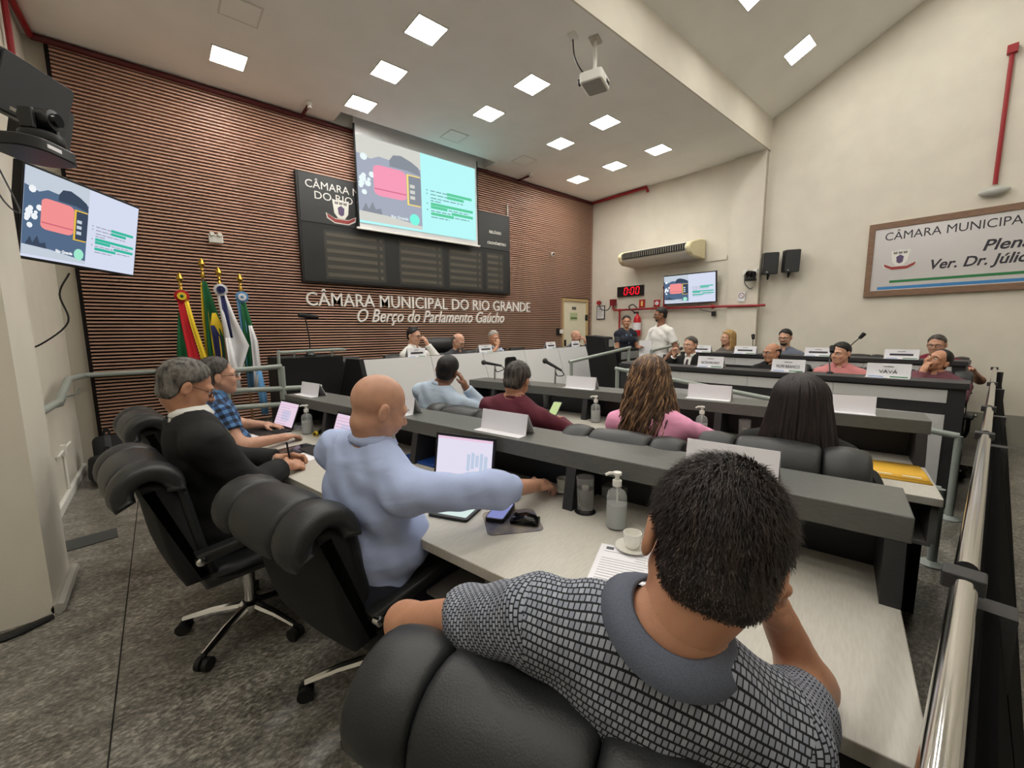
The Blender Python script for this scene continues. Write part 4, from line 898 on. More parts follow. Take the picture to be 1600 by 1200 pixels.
# flags
def flag(label, x, y, top, cols, drape, ros=None, lean=0):
    t = root('flag', (x, y, .18), 0, label, 'flag', 'flags on gold tipped poles')
    h = top-.18; MB().tube([(0, 0, 0), (lean, 0, h-.22)], .014, 8).build('pole', mat('pole_wood', S(120, 90, 60), .5), t)
    MB().lathe([(.012, -.24), (.016, -.23), (.026, -.2), (.016, -.17), (.010, -.155), (.02, -.14), (.012, -.12), (.012, -.11), (.036, -.07), (.028, -.04), (.004, 0)], 12, (lean, 0, h)).build('finial', GOLD, t)
    for i, (m, pts, amp) in enumerate(cols):   # each stripe: left edge path and right edge path (x,z), pleated in y
        v = []; n = 14; f = []; k = len(pts)
        for a_ in range(k):
            x0, x1, z_ = pts[a_]
            for b_ in range(n+1):
                u_ = b_/n; v.append((x0+(x1-x0)*u_, -.03-amp*math.sin(u_*math.pi*3+i*1.3)*min(1, .3+a_/k)-.012*i, z_-.18))
        f = [(a_*(n+1)+b_, a_*(n+1)+b_+1, (a_+1)*(n+1)+b_+1, (a_+1)*(n+1)+b_) for a_ in range(k-1) for b_ in range(n)]
        o = MB().add(v, f).build('cloth', m, t, 'all'); so = o.modifiers.new('thick', 'SOLIDIFY'); so.thickness = .003
    if ros:
        zc, c1, c2, c3 = ros; rr = MB(); n = 24
        v = [(.075*(1 if k % 2 else .88)*math.cos(k*math.pi/n)+lean, -.05-.012*(k % 2), zc-.18+.075*(1 if k % 2 else .88)*math.sin(k*math.pi/n)) for k in range(2*n)]+[(.04*math.cos(k*math.pi/n)+lean, -.065+.008*(k % 2), zc-.18+.04*math.sin(k*math.pi/n)) for k in range(2*n)]
        rr.add(v, [(k, (k+1) % (2*n), 2*n+(k+1) % (2*n), 2*n+k) for k in range(2*n)]); r_ = rr.build('rosette', c1, t)
        MB().lathe([(.044, -.002), (.03, .008), (.016, .010)], 20, (lean, -.075, zc-.18), axis=1).build('rosette_middle', c2, r_); MB().ball((lean, -.078, zc-.18), (.018, .01, .018), 12).build('rosette_button', c3, r_)
CL = lambda n, c: mat('flag_'+n, c, .8, bump=.2, bscale=40)
FR, FY, FG, FB, FW, FLB = CL('red', S(200, 30, 44)), CL('yellow', S(236, 204, 50)), CL('green', S(20, 92, 52)), CL('navy', S(34, 38, 88)), CL('white', S(222, 222, 226)), CL('light_blue', S(96, 150, 196))
flag('red and yellow ribbon flag with a red rosette', .25, 6.15, 2.20, [(FG, [(-.05, .02, 1.75), (-.1, 0, 1.3), (-.12, .02, .9)], .02), (FR, [(-.045, .01, 1.92), (-.03, .05, 1.6), (.0, .11, 1.2), (.02, .12, 1.1)], .008), (FY, [(.01, .05, 1.92), (.05, .10, 1.6), (.11, .17, 1.25), (.12, .17, 1.1)], .008)], None, (1.93, FR, FY, FG))
flag('green and yellow national flag with a blue disc', .47, 6.20, 2.39, [(FY, [(-.03, .0, 2.1), (-.05, .02, 1.7), (-.05, .05, 1.2)], .01), (FG, [(-.015, .03, 2.12), (-.02, .11, 1.75), (-.03, .2, 1.35), (-.02, .15, .9)], .03), (FY, [(.05, .09, 1.75), (.02, .14, 1.6), (.02, .18, 1.3), (.08, .14, 1.1)], .012), (FB, [(.02, .06, 1.6), (.03, .12, 1.45), (.04, .12, 1.25), (.06, .1, 1.15)], .01)], None)
flag('white flag with a navy ribbon and a white rosette', .62, 6.12, 2.29, [(FW, [(-.04, .04, 2.0), (-.02, .12, 1.7), (.0, .24, 1.35), (.02, .1, .95), (.03, .1, .8)], .03), (FB, [(-.01, .04, 1.98), (.0, .06, 1.7), (.02, .08, 1.45)], .006), (FW, [(.0, .05, 1.45), (.01, .1, 1.1), (.03, .12, .75)], .01)], None, (2.02, FW, FB, FB))
flag('green white and blue flag with a light blue rosette', .84, 6.2, 2.24, [(FLB, [(-.06, .0, 1.95), (-.04, .04, 1.5), (-.02, .06, .8)], .01), (FG, [(-.02, .03, 1.92), (-.02, .09, 1.6), (-.04, .06, 1.2), (-.03, .04, 1.0)], .015), (FW, [(.04, .08, 1.6), (.05, .13, 1.4), (.05, .14, 1.0), (.04, .1, .8)], .015), (FLB, [(.08, .14, 1.02), (.08, .17, .75), (.1, .18, .45)], .01)], None, (1.95, FLB, FW, FLB))
# ---------------------------------------------------------------- people: smooth implicit bodies meshed with OpenVDB
def V(*a): return np.array(a, float)
def nrm(v): v = np.asarray(v, float); return v/np.linalg.norm(v)
class Field:
    def __init__(s, prims, vox, k, pad=.03):
        los = [p[1] for p in prims]; his = [p[2] for p in prims]
        s.vox = vox; s.lo = np.min(los, 0)-pad; n = np.ceil((np.max(his, 0)+pad-s.lo)/vox).astype(int)+1
        s.a = np.full(n, 1.0, np.float32); s.k = k
        for p in prims: s.op(*p)
    def block(s, lo, hi, m):
        i0 = np.maximum(0, np.floor((lo-m-s.lo)/s.vox).astype(int)); i1 = np.minimum(s.a.shape, np.ceil((hi+m-s.lo)/s.vox).astype(int)+1)
        sl = tuple(slice(a, b) for a, b in zip(i0, i1)); ax = [s.lo[j]+s.vox*np.arange(i0[j], i1[j], dtype=np.float32) for j in range(3)]
        return sl, ax
    def op(s, fn, lo, hi, kind='add', k=None):
        k = s.k if k is None else k
        sl, (X, Y, Z) = s.block(np.asarray(lo), np.asarray(hi), max(k, s.vox)*1.6)
        if any(q.stop <= q.start for q in sl): return
        P = np.stack(np.broadcast_arrays(X[:, None, None], Y[None, :, None], Z[None, None, :]), -1)
        d = fn(P); a = s.a[sl]
        if kind == 'add':
            h = np.clip(.5+.5*(a-d)/k, 0, 1); s.a[sl] = a+(d-a)*h-k*h*(1-h)
        elif kind == 'sub':
            h = np.clip(.5-.5*(a+d)/k, 0, 1); s.a[sl] = a+(-d-a)*h+k*h*(1-h)
        else: s.a[sl] = a+d
    def grid(s):
        X, Y, Z = [s.lo[j]+s.vox*np.arange(s.a.shape[j], dtype=np.float32) for j in range(3)]
        return np.stack(np.broadcast_arrays(X[:, None, None], Y[None, :, None], Z[None, None, :]), -1)
    def cut(s, fn):       # keep fn<0
        s.a = np.maximum(s.a, fn(s.grid()).astype(np.float32))
    def mesh(s):
        g = openvdb.FloatGrid(1.0); g.copyFromArray(np.ascontiguousarray(np.clip(s.a, -1, 1)))
        p, q = g.convertToQuads(isovalue=0.0); P_ = p[q]
        vol = np.einsum('ij,ij->i', P_.mean(1)-p.mean(0), np.cross(P_[:, 1]-P_[:, 0], P_[:, 2]-P_[:, 0])).sum()
        return p.astype(float)*s.vox+s.lo, (q if vol > 0 else q[:, ::-1])
def cone(a, b, ra, rb, **kw):
    a, b = V(*a), V(*b); ab = b-a; L2 = max(ab @ ab, 1e-9); r = max(ra, rb)
    def fn(P):
        h = np.clip(((P-a) @ ab)/L2, 0, 1); return np.linalg.norm(P-a-h[..., None]*ab, axis=-1)-(ra+(rb-ra)*h)
    return (fn, np.minimum(a, b)-r, np.maximum(a, b)+r)+tuple(kw.values())
def ell(c, r, R=np.eye(3), kind='add', k=None):
    c = V(*c); r = V(*r)
    def fn(P):
        q = (P-c) @ R; k0 = np.linalg.norm(q/r, axis=-1); k1 = np.linalg.norm(q/(r*r), axis=-1)+1e-9; return k0*(k0-1)/k1
    m = np.abs(R) @ r
    return (fn, c-m, c+m, kind, k)
def waves(P, amp, s=1, ph=0):
    x, y, z = P[..., 0]*s, P[..., 1]*s, P[..., 2]*s
    return amp*(np.sin(31*x+17*z+ph)*np.sin(27*y-19*z+1.3*ph)+.6*np.sin(53*z+21*x-33*y+ph)+.4*np.sin(71*x-47*y+29*z))
def ik(S, W, hint, a=.30, b=.26):
    d = W-S; L = np.linalg.norm(d); L_ = min(L, (a+b)*.995); u = d/L; x = (a*a-b*b+L_*L_)/(2*L_); h = math.sqrt(max(a*a-x*x, 1e-6))
    n = V(*hint)-u*(V(*hint) @ u); return S+u*x+nrm(n)*h
def hand_prims(W, d, n, side, curl=.35, k=1.0):
    """W wrist, d fingers direction, n palm normal, side +1 right / -1 left"""
    d = nrm(d); n = nrm(n-d*(n @ d)); t = np.cross(d, n)*side   # thumb side
    R = np.stack([t, d, n], 1); out = [ell(W+d*.048*k, (.038*k, .052*k, .016*k), R), cone(W-d*.02, W+d*.03*k, .026*k, .028*k)]
    for i, (o, L) in enumerate(((.029, .074), (.010, .084), (-.010, .078), (-.028, .060))):
        p = W+d*(.088-.004*abs(i-1.3))*k+t*o*k; a = .12+curl*.5; ph = (.45, .30, .25)
        dd = nrm(d+t*o*2.2)
        for j in range(3):
            v = dd*math.cos(a)+n*math.sin(a); q = p+v*L*ph[j]*k; out.append(cone(p, q, (.0092-.0008*j)*k, (.0086-.0010*j)*k)); p = q; a += curl*1.25
    p = W+d*.026*k+t*.026*k; v1 = nrm(t*.75+d*.6+n*.25); q = p+v1*.042*k; out.append(cone(p, q, .013*k, .011*k)); v2 = nrm(d*.9+t*.15+n*(.2+.5*curl)); q2 = q+v2*.034*k; out.append(cone(q, q2, .0105*k, .008*k))
    return out
def mesh_obj(name, parts, mats, parent, origin, mi=None):
    vs = []; fs = []; mm = []; n = 0
    for j, (p, q) in enumerate(parts):
        vs.append(p-origin); fs.append(q+n); n += len(p); mm += [0 if mi is None else mi[j]]*len(q)
    vs = np.concatenate(vs); fs = np.concatenate(fs)
    me = bpy.data.meshes.new(name); me.vertices.add(len(vs)); me.vertices.foreach_set('co', vs.astype(np.float32).ravel())
    me.loops.add(len(fs)*4); me.loops.foreach_set('vertex_index', fs.astype(np.int32).ravel())
    me.polygons.add(len(fs)); me.polygons.foreach_set('loop_start', np.arange(0, len(fs)*4, 4, dtype=np.int32)); me.polygons.foreach_set('loop_total', np.full(len(fs), 4, np.int32))
    me.update(calc_edges=True)
    for m in mats: me.materials.append(m)
    if mi is not None: me.polygons.foreach_set('material_index', mm)
    me.polygons.foreach_set('use_smooth', [True]*len(fs))
    o = bpy.data.objects.new(name, me); col.objects.link(o); o.parent = parent; return o
def skin(name, c): return mat('skin_'+name, c, .45, noise=.06, nscale=35, bump=.08, bscale=300, sss=.06)
SK = {'fair': skin('fair', S(202, 156, 132)), 'tan': skin('tan', S(184, 134, 106)), 'brown': skin('brown', S(136, 94, 72)), 'pinkish': skin('pinkish', S(192, 146, 122))}
def hairmat(name, c, c2): return mat('hair_'+name, c, .55, c2=c2, nscale=60, bump=.6, bscale=140, stretch=(1, 1, .25))
HM = {'black': hairmat('black', S(30, 27, 26), S(12, 11, 11)), 'darkbrown': hairmat('darkbrown', S(52, 40, 34), S(22, 17, 15)), 'grey': hairmat('grey', S(132, 128, 122), S(62, 58, 54)), 'saltpepper': hairmat('saltpepper', S(96, 90, 84), S(36, 33, 31)), 'blonde': hairmat('blonde', S(196, 162, 104), S(130, 100, 60)), 'white': hairmat('white', S(190, 186, 178), S(130, 126, 120)), 'highlight': hairmat('highlight', S(128, 96, 68), S(86, 62, 44)), 'tanlock': hairmat('tanlock', S(170, 134, 98), S(124, 92, 62)), 'brownlock': hairmat('brownlock', S(86, 62, 46), S(56, 38, 28)), 'plum': hairmat('plum', S(36, 22, 22), S(12, 8, 9))}
def cloth(name, c, c2=None, b=.25): return mat('cloth_'+name, c, .85, c2=c2, nscale=700, bump=b, bscale=500, wrinkle=.38)
def person(label, P, face, N, top, head, LW=None, RW=None, LE=None, RE=None, sk='fair', shirt=None, sleeve='long', trousers=None, hair=('short', 'darkbrown'), stand=0, floor=0., vox=.012, w=1., belly=0., fem=False, collar=True, glasses=None, beard=None, jacket=None, tie=None, lanyard=None, hands=(None, None), curl=(.35, .35), hs=1.0, group=None, vest=None, slv=.55, hairfn=None, watch=None, flat=False, hem_=0, cb={}):
    P, N, top = V(*P), V(*N), V(*top)
    f = V(math.cos(RAD(face)), math.sin(RAD(face)), 0); rt = V(f[1], -f[0], 0)
    t = root('person', (P[0], P[1], floor), 0, label, 'person', group); org = V(P[0], P[1], floor)
    upt = nrm(N-P); T = np.linalg.norm(N-P)/.50; r_ = nrm(rt-upt*(rt @ upt)); fw_ = np.cross(upt, r_); R = np.stack([r_, fw_, upt], 1)
    def L(x, y, z): return P+R @ V(x*w, y, z*T)
    sw = .165 if fem else .185
    torso = [ell(L(0, 0, .02), (.178*w, .125, .14), R), ell(L(0, .012+belly*.5, .16), (.155*w+belly*.5, .112+belly, .16), R), ell(L(0, .0, .32), (.168*w, .118, .18), R), ell(L(0, -.012, .42), (.150*w, .092, .10), R)]
    SL, SR_ = L(-sw, -.008, .410), L(sw, -.008, .410)
    torso += [cone(L(-.03, -.012, .485), SL, .055, .056), cone(L(.03, -.012, .485), SR_, .055, .056)]
    if fem: torso += [ell(L(-.075, .085, .30), (.07, .06, .065), R), ell(L(.075, .085, .30), (.07, .06, .065), R)]
    arms = []; hand = []; wr = []
    for S_, W_, E_, sd, hn, cu in ((SL, LW, LE, -1, hands[0], curl[0]), (SR_, RW, RE, 1, hands[1], curl[1])):
        if W_ is None: W_ = L(sd*.30, .10, -.12) if stand else L(sd*.16, .40, .06)
        W_ = V(*W_); E = V(*E_) if E_ is not None else ik(S_, W_, r_*sd*.55-V(0, 0, 1)-f*.35)
        ru = .047 if fem else .053
        arms.append((cone(S_, E, ru, ru*.8), cone(E, W_, ru*.82, .029), S_, E, W_))
        if hn == 'none': continue
        d_, n_ = (nrm(W_-E), V(0, 0, -1)) if hn is None else (nrm(V(*hn[0])), V(*hn[1]))
        if abs(d_ @ nrm(n_)) > .95: n_ = -f+V(0, 0, .01)
        hand.append(hand_prims(W_, d_, n_, sd, cu, .92 if fem else 1.0)); wr.append((W_, d_))
    legs = []; shoes = []
    for sd in (-1, 1):
        h0 = P+rt*sd*.095*w+V(0, 0, -.01)
        if stand: kn = h0+f*.02-V(0, 0, .43); an = V(h0[0], h0[1], floor+.09)-f*.02
        else: kn = h0+f*.42+rt*sd*.05; kn[2] = floor+.50; an = kn-f*.03; an[2] = floor+.09
        legs += [cone(h0, kn, .088*w, .062), cone(kn, an, .06, .042)]; shoes += [cone(an-V(0, 0, .04)-f*.03, an+f*.15-V(0, 0, .05), .045, .036)]
    # head frame
    hy, hp, hr = [RAD(q) for q in head]
    hf = V(math.cos(hy)*math.cos(hp), math.sin(hy)*math.cos(hp), -math.sin(hp)); hrt = V(math.sin(hy), -math.cos(hy), 0); hu = np.cross(hrt, hf)
    hrt, hu = hrt*math.cos(hr)-hu*math.sin(hr), hu*math.cos(hr)+hrt*math.sin(hr)
    HR = np.stack([hrt, hf, hu], 1); hc = top-hu*.117*hs
    def Hd(x, y, z): return hc+HR @ (V(x, y, z)*hs)
    def he(c, r, **kw): return ell(Hd(*c), np.array(r)*hs, HR, **kw)
    def hcn(a, b, ra, rb): return cone(Hd(*a), Hd(*b), ra*hs, rb*hs)
    jw = .9 if fem else 1.0; nk = .047 if fem else .056
    neck = [cone(Hd(0, -.028, -.06), N+fw_*.0, nk, nk*1.08)]
    hp_ = [he((0, -.014, .028), (.076, .097, .088)), he((0, .026, -.035), (.063*jw, .064, .083)), he((0, .058, -.092), (.030, .026, .024))]
    for s_ in (-1, 1):
        hp_ += [hcn((s_*.054*jw, -.002, -.045), (s_*.022, .056, -.094), .022, .018), he((s_*.038, .062, -.034), (.026, .024, .026)), hcn((s_*.010, .088, .018), (s_*.048, .070, .014), .011, .010)]
    hp_ += neck
    fine = [hcn((0, .089, .004), (0, .112, -.030), .0085, .0125), he((-.011, .099, -.034), (.010, .011, .008)), he((.011, .099, -.034), (.010, .011, .008)), hcn((-.019, .082, -.060), (.019, .082, -.060), .0085, .0085), hcn((-.012, .087, -.058), (.012, .087, -.058), .006, .006), hcn((-.014, .085, -.068), (.014, .085, -.068), .0065, .0065)]
    ears = [he((s_*.0845, -.016, -.008), (.010, .020, .033), k=.008) for s_ in (-1, 1)]
    hv = min(vox*.5, .0075)
    F = Field(hp_, hv, .022*hs)
    for q in fine: F.op(*q[:3], 'add', .008)
    for s_ in (-1, 1):
        q = he((s_*.031, .097, -.001), (.019, .016, .010)); F.op(*q[:3], 'sub', .012)
    for q in ears: F.op(*q[:3], 'add', .008)
    for s_ in (-1, 1):
        q = he((s_*.095, -.010, -.006), (.006, .011, .019)); F.op(*q[:3], 'sub', .005)
    q = hcn((-.022, .096, -.0635), (.022, .096, -.0635), .003, .003); F.op(*q[:3], 'sub', .004)
    headm = F.mesh()
    allp = torso+[a[0] for a in arms]+[a[1] for a in arms]+legs+shoes+[cone(N, N+(Hd(0, -.028, -.06)-N)*.6, nk*1.06, nk)]
    B = Field(allp, max(vox, .011), .035)
    parts = [headm, B.mesh()]
    for hp2 in hand: parts.append(Field(hp2, min(max(vox*.42, .0038), .006), .010).mesh())
    body = mesh_obj('body', parts, [SK[sk]], t, org)
    # clothes
    def grow(prims, g):
        out = []
        for q in prims:
            fn = q[0]; out.append(((lambda fn_: (lambda P_: fn_(P_)-g))(fn), q[1]-g, q[2]+g)+tuple(q[3:]))
        return out
    def garment(name, m, g, slv_, amp, hem, neck_r=.064, vneck=0, seed=0., vx=None, armtop=True, flat=False):
        pr = grow(torso, g)
        for (ua, fa, S_, E, W_) in arms:
            ru = (.047 if fem else .053)+g+.003
            if slv_ == 'long': pr += [cone(S_, E, ru+.004, ru-.004), cone(E, E+(W_-E)*.93, ru-.003, .037+g)]
            elif slv_ == 'rolled': pr += [cone(S_, E, ru+.006, ru), cone(E, E+(W_-E)*.42, ru+.002, .044+g)]
            elif slv_ == 'short': pr += [cone(S_, S_+(E-S_)*slv, ru+.004, ru+.002)]
            elif slv_ == 'none' and armtop: pr += [cone(S_, S_+(E-S_)*.05, ru-.006, ru-.008)]
        Fd = Field(pr, vx or max(vox*.8, .008), .035)
        if slv_ in ('short', 'rolled', 'long'):
            for (ua, fa, S_, E, W_) in arms:      # square off the cuffs
                a_, b_ = (S_, S_+(E-S_)*slv) if slv_ == 'short' else ((E, E+(W_-E)*(.42 if slv_ == 'rolled' else .93)))
                dv = nrm(b_-a_); q0 = b_-dv*.002
                Fd.op((lambda q0_, dv_: (lambda P_: np.maximum(-((P_-q0_) @ dv_), np.linalg.norm(P_-q0_, axis=-1)-.085)))(q0, dv), q0-.1, q0+.1, 'sub', .004)
        if amp: Fd.a += waves(Fd.grid(), amp, 1, seed)
        nb = N+upt*.0; nd = nrm(Hd(0, -.028, -.06)-N)
        q = cone(nb-nd*.01, nb+nd*.2, neck_r, neck_r+.03); Fd.op(*q[:3], 'sub', .006)
        if vneck: q = cone(L(0, .10, .47-vneck), L(0, .10, .56), .02, .07); Fd.op(*q[:3], 'sub', .01)
        Fd.cut(lambda P_: (L(0, 0, hem)-P_) @ upt)
        p_, q_ = Fd.mesh(); o = mesh_obj(name, [(p_, q_)], [m], t, org)
        # flat cloth coordinates: round the trunk or along the sleeve
        me = o.data; fc = p_[q_].mean(1); best = np.abs((fc-P) @ r_)*0+.155*w; cls = np.zeros(len(q_), int); dist = np.linalg.norm((fc-P)-((fc-P) @ upt)[:, None]*upt, axis=1)-.15*w
        for j, (ua, fa, S_, E, W_) in enumerate(arms):
            for a_, b_ in ((S_+(E-S_)*.12, E), (E, W_)):
                ab = b_-a_; h = np.clip(((fc-a_) @ ab)/(ab @ ab), 0, 1); dd = np.linalg.norm(fc-a_-h[:, None]*ab, axis=1)-.05
                k_ = dd < dist; cls[k_] = j+1; dist = np.minimum(dist, dd)
        co = p_[q_]; uv = np.zeros((len(q_), 4, 2))
        def cyl(c0, ax_, e1, e2, rad, mask):
            d_ = co[mask]-c0; dc = fc[mask]-c0
            an = np.arctan2(d_ @ e1, d_ @ e2); ac_ = np.arctan2(dc @ e1, dc @ e2); df = (an-ac_[:, None]+np.pi) % (2*np.pi)-np.pi
            uv[mask, :, 0] = (ac_[:, None]+df)*rad; uv[mask, :, 1] = d_ @ ax_
        if flat:      # cloth laid over back and shoulders
            m_ = cls == 0; d_ = co[m_]-L(0, 0, .30); hh = d_ @ upt; bb = -(d_ @ fw_)
            uv[m_, :, 0] = (d_ @ r_)*1.15; uv[m_, :, 1] = np.where(hh < 0, hh, np.arctan2(hh, np.maximum(bb, -.2)+.0)*.15)
        else: cyl(P, upt, r_, -fw_, .16*w, cls == 0)
        for j, (ua, fa, S_, E, W_) in enumerate(arms):
            ax_ = nrm(E-S_); e1 = nrm(np.cross(ax_, f)); e2 = np.cross(ax_, e1); cyl(S_, ax_, e1, e2, .06, cls == j+1)
        ul = me.uv_layers.new(name='UVMap'); ul.data.foreach_set('uv', uv.reshape(-1).astype(np.float32))
        return o
    def collar_band(m, r0, r1, h, gap=.7, thick=.004, name='collar', lift=0, wide=.020):
        nd = nrm(nrm(Hd(0, -.028, -.06)-N)*.15+upt*.85); e1 = nrm(rt-nd*(rt @ nd)); e2 = np.cross(nd, e1); v = []; n = 26; fcs = []
        for i in range(n+1):
            a_ = math.pi/2+gap/2+(2*math.pi-gap)*i/n; dr = e1*math.cos(a_)+e2*math.sin(a_)
            fr = max(0, math.sin(a_)); c0 = N+nd*(-.004+lift)
            for rr, zz in ((r1, h*(1-.35*fr)), (r1+.006, h*(1-.35*fr)+.002), (r0+wide, h*.30-.03*fr), (r0+wide-.008, h*.30-.012-.03*fr)): v.append(c0+dr*rr+nd*zz-org)
        fcs = [(i*4+j, i*4+(j+1) % 4, (i+1)*4+(j+1) % 4, (i+1)*4+j) for i in range(n) for j in range(4)]+[(0, 1, 2, 3), (n*4+3, n*4+2, n*4+1, n*4)]
        return MB().add(v, fcs).build(name, m, t, 'all')
    if shirt:
        vx_ = max(vox*.8, .008)
        sh = garment('vest' if jacket == 'only' else 'shirt', shirt, .010, sleeve, .0040 if vox < .011 else .0025, -.06-hem_, seed=P[0]*9, flat=flat)
        if collar: collar_band(collar if not isinstance(collar, bool) else shirt, .062, .062, .036, **({'lift': .010}|cb))
    if jacket: garment('jacket', jacket, .022, 'long', .003, -.10, .080, .24, 1.7)
    if vest: garment('vest', vest, .020, 'none', .0015, -.10, .075, .10, 2.1)
    if tie: 
        pts = [L(0, .085, .46), L(0, .122, .40), L(0, .135, .30), L(0, .135+belly, .18)]
        v = []; 
        for i, p_ in enumerate(pts):
            hw = (.014, .018, .026, .034)[i]; v += [p_-r_*hw-org, p_+r_*hw-org, p_+r_*hw+fw_*.006-org, p_-r_*hw+fw_*.006-org]
        MB().add(v, [(i*4+j, i*4+(j+1) % 4, (i+1)*4+(j+1) % 4, (i+1)*4+j) for i in range(3) for j in range(4)]+[(0, 1, 2, 3), (15, 14, 13, 12)]).build('tie', tie, t)
    if lanyard: MB().tube([tuple(q-org) for q in (L(-.06, .05, .49), L(-.05, .125, .40), L(0, .150+belly, .24), L(.05, .125, .40), L(.06, .05, .49))], .006, 6).build('lanyard', lanyard, t)
    if trousers:
        tf = Field(grow(torso[:1]+legs, .010), max(vox*.9, .011), .035); tf.a += waves(tf.grid(), .002, 1, 3)
        mesh_obj('trousers', [tf.mesh()], [trousers], t, org)
        for q in shoes: mesh_obj('shoe', [Field(grow([q], .008), max(vox, .012), .02).mesh()], [BLKM], t, org)
    # eyes, brows, glasses
    hl = lambda x, y, z: tuple(Hd(x, y, z)-org)
    IR = mat('iris_dark', S(38, 28, 24), .2); EW = mat('eye_white', S(224, 216, 208), .3)
    hm = HM[hair[1]] if hair else HM['saltpepper']
    if hair is None or vox < .02:
        for s_ in (-1, 1):
            e = MB().ball(hl(s_*.031, .0775, -.002), .0115*hs, 10).build('eye', EW, t); MB().ball(hl(s_*.031, .0845, -.003), .0058*hs, 8).build('iris', IR, e)
            MB().tube([hl(s_*.014, .0975, .017), hl(s_*.030, .0965, .022), hl(s_*.050, .082, .017)], [.003*hs, .0045*hs, .002*hs], 6).build('eyebrow', hm, t)
    if glasses:
        g_ = MB()
        for s_ in (-1, 1):
            g_.tube([hl(s_*.034+.024*math.cos(a*.5236), .104-.006*abs(math.cos(a*.5236)), -.006+.017*math.sin(a*.5236)) for a in range(13)], .0016, 6, False)
            g_.tube([hl(s_*.057, .098, 0), hl(s_*.080, .04, .004), hl(s_*.082, -.02, .006)], .0016, 6)
        g_.tube([hl(-.010, .103, -.002), hl(.010, .103, -.002)], .0016, 6); g_.build('glasses', glasses, t)
    # hair
    if hair and hair[0] != 'bald':
        st = hair[0]; thick = {'short': .012, 'crop': .011, 'buzz': .005, 'horseshoe': .007, 'thin': .008, 'long': .016, 'wavy': .02}[st]
        hq = [ell(Hd(0, -.016, .030), np.array((.077+thick, .099+thick, .090+thick))*hs, HR), ell(Hd(0, -.042, -.035), np.array((.068+thick*.6, .066+thick*.6, .062))*hs, HR)]
        if st in ('long', 'wavy'): hq += [ell(Hd(0, -.055, -.09), np.array((.083, .055, .10))*hs, HR)]
        HF = Field(hq, max(hv*.9, .004), .02)
        G = HF.grid(); q = (G-hc) @ HR/hs; x, y, z = q[..., 0], q[..., 1], q[..., 2]
        if st in ('long', 'wavy'): lim = np.interp(z, [-.3, -.06, .02, .06, .095, .13], [.0, .01, .035, .06, .078, .06])
        else: lim = np.interp(z, [-.10, -.06, -.03, -.012, .01, .03, .045, .065, .10, .13], [-.05, -.042, -.03, -.014, .010, .018, .034, .060, .080, .07])
        d_ = y-lim-.006*np.sin(60*x+40*z)
        HF.a = np.maximum(HF.a, (d_*hs).astype(np.float32))
        if st not in ('long', 'wavy'):
            HF.a = np.maximum(HF.a, ((-.086-z)*hs).astype(np.float32))
            for s_ in (-1, 1): qq = he((s_*.090, -.010, -.014), (.028, .026, .040)); HF.op(*qq[:3], 'sub', .006)
        if st == 'horseshoe': HF.a = np.maximum(HF.a, ((z-.045+.25*np.maximum(0, y+.03))*hs).astype(np.float32))
        if st == 'thin': HF.a = np.maximum(HF.a, ((y-.035)*hs).astype(np.float32))
        sm = np.clip((d_+.03)/.03, 0, 1)*.8
        if st not in ('long', 'wavy'): sm = np.maximum(sm, np.clip((-.05-z)/.035, 0, 1))
        if st not in ('long', 'wavy'): sm = np.maximum(sm, np.clip((.045-z)/.07, 0, 1)*.62)
        HF.a += (sm*thick*.85*hs).astype(np.float32)
        amp = .0012
        HF.a += (amp*np.sin(140*x+30*np.sin(40*z)+50*y)*np.sin(60*z+90*y)).astype(np.float32)
        hairo = mesh_obj('hair', [HF.mesh()], [hm], t, org)
        if hairfn: hairfn(t, Hd, org, hm, hairo)
    if beard:
        kind, bm_ = beard; bq = [he((0, .060, -.090), (.036, .030, .030))]
        for s_ in (-1, 1): bq.append(hcn((s_*.060, .0, -.04), (s_*.026, .060, -.092), .022, .022))
        bq.append(hcn((-.024, .089, -.049), (.024, .089, -.049), .0075, .0075))
        BF = Field(bq, max(hv*.9, .004), .012)
        qq = hcn((-.014, .098, -.064), (.014, .098, -.064), .008, .008); BF.op(*qq[:3], 'sub', .004)
        G = BF.grid(); q = (G-hc) @ HR/hs; BF.a = np.maximum(BF.a, ((q[..., 2]+.044)*hs*(q[..., 1] > .06)-.0).astype(np.float32)) if kind == 'full' else BF.a
        mesh_obj('beard', [BF.mesh()], [HM[bm_]], t, org)
    if watch is not None: 
        W_, d_ = wr[watch]; p_ = W_-d_*.035; MB().tube([tuple(p_-d_*.011-org), tuple(p_+d_*.011-org)], .034, 14).build('wristwatch', BLACK, t)
    return t
# cloth patterns
def polo(nt, b, uv):
    br = nt.nodes.new('ShaderNodeTexBrick'); br.offset = .5; br.inputs['Scale'].default_value = 1; br.inputs['Brick Width'].default_value = .0098; br.inputs['Row Height'].default_value = .0086; br.inputs['Mortar Size'].default_value = .0013; br.inputs['Mortar Smooth'].default_value = .3
    br.inputs['Color1'].default_value = (*S(158, 163, 176), 1); br.inputs['Color2'].default_value = (*S(130, 136, 150), 1); br.inputs['Mortar'].default_value = (*S(20, 21, 26), 1)
    nt.links.new(uv, br.inputs['Vector']); nt.links.new(br.outputs[0], b.inputs['Base Color'])
    bp = nt.nodes.new('ShaderNodeBump'); bp.inputs['Strength'].default_value = .5; bp.inputs['Distance'].default_value = .001; bp.invert = True; nt.links.new(br.outputs['Fac'], bp.inputs['Height']); nt.links.new(bp.outputs[0], b.inputs['Normal'])
POLO = uvmat('polo_jacquard', polo)
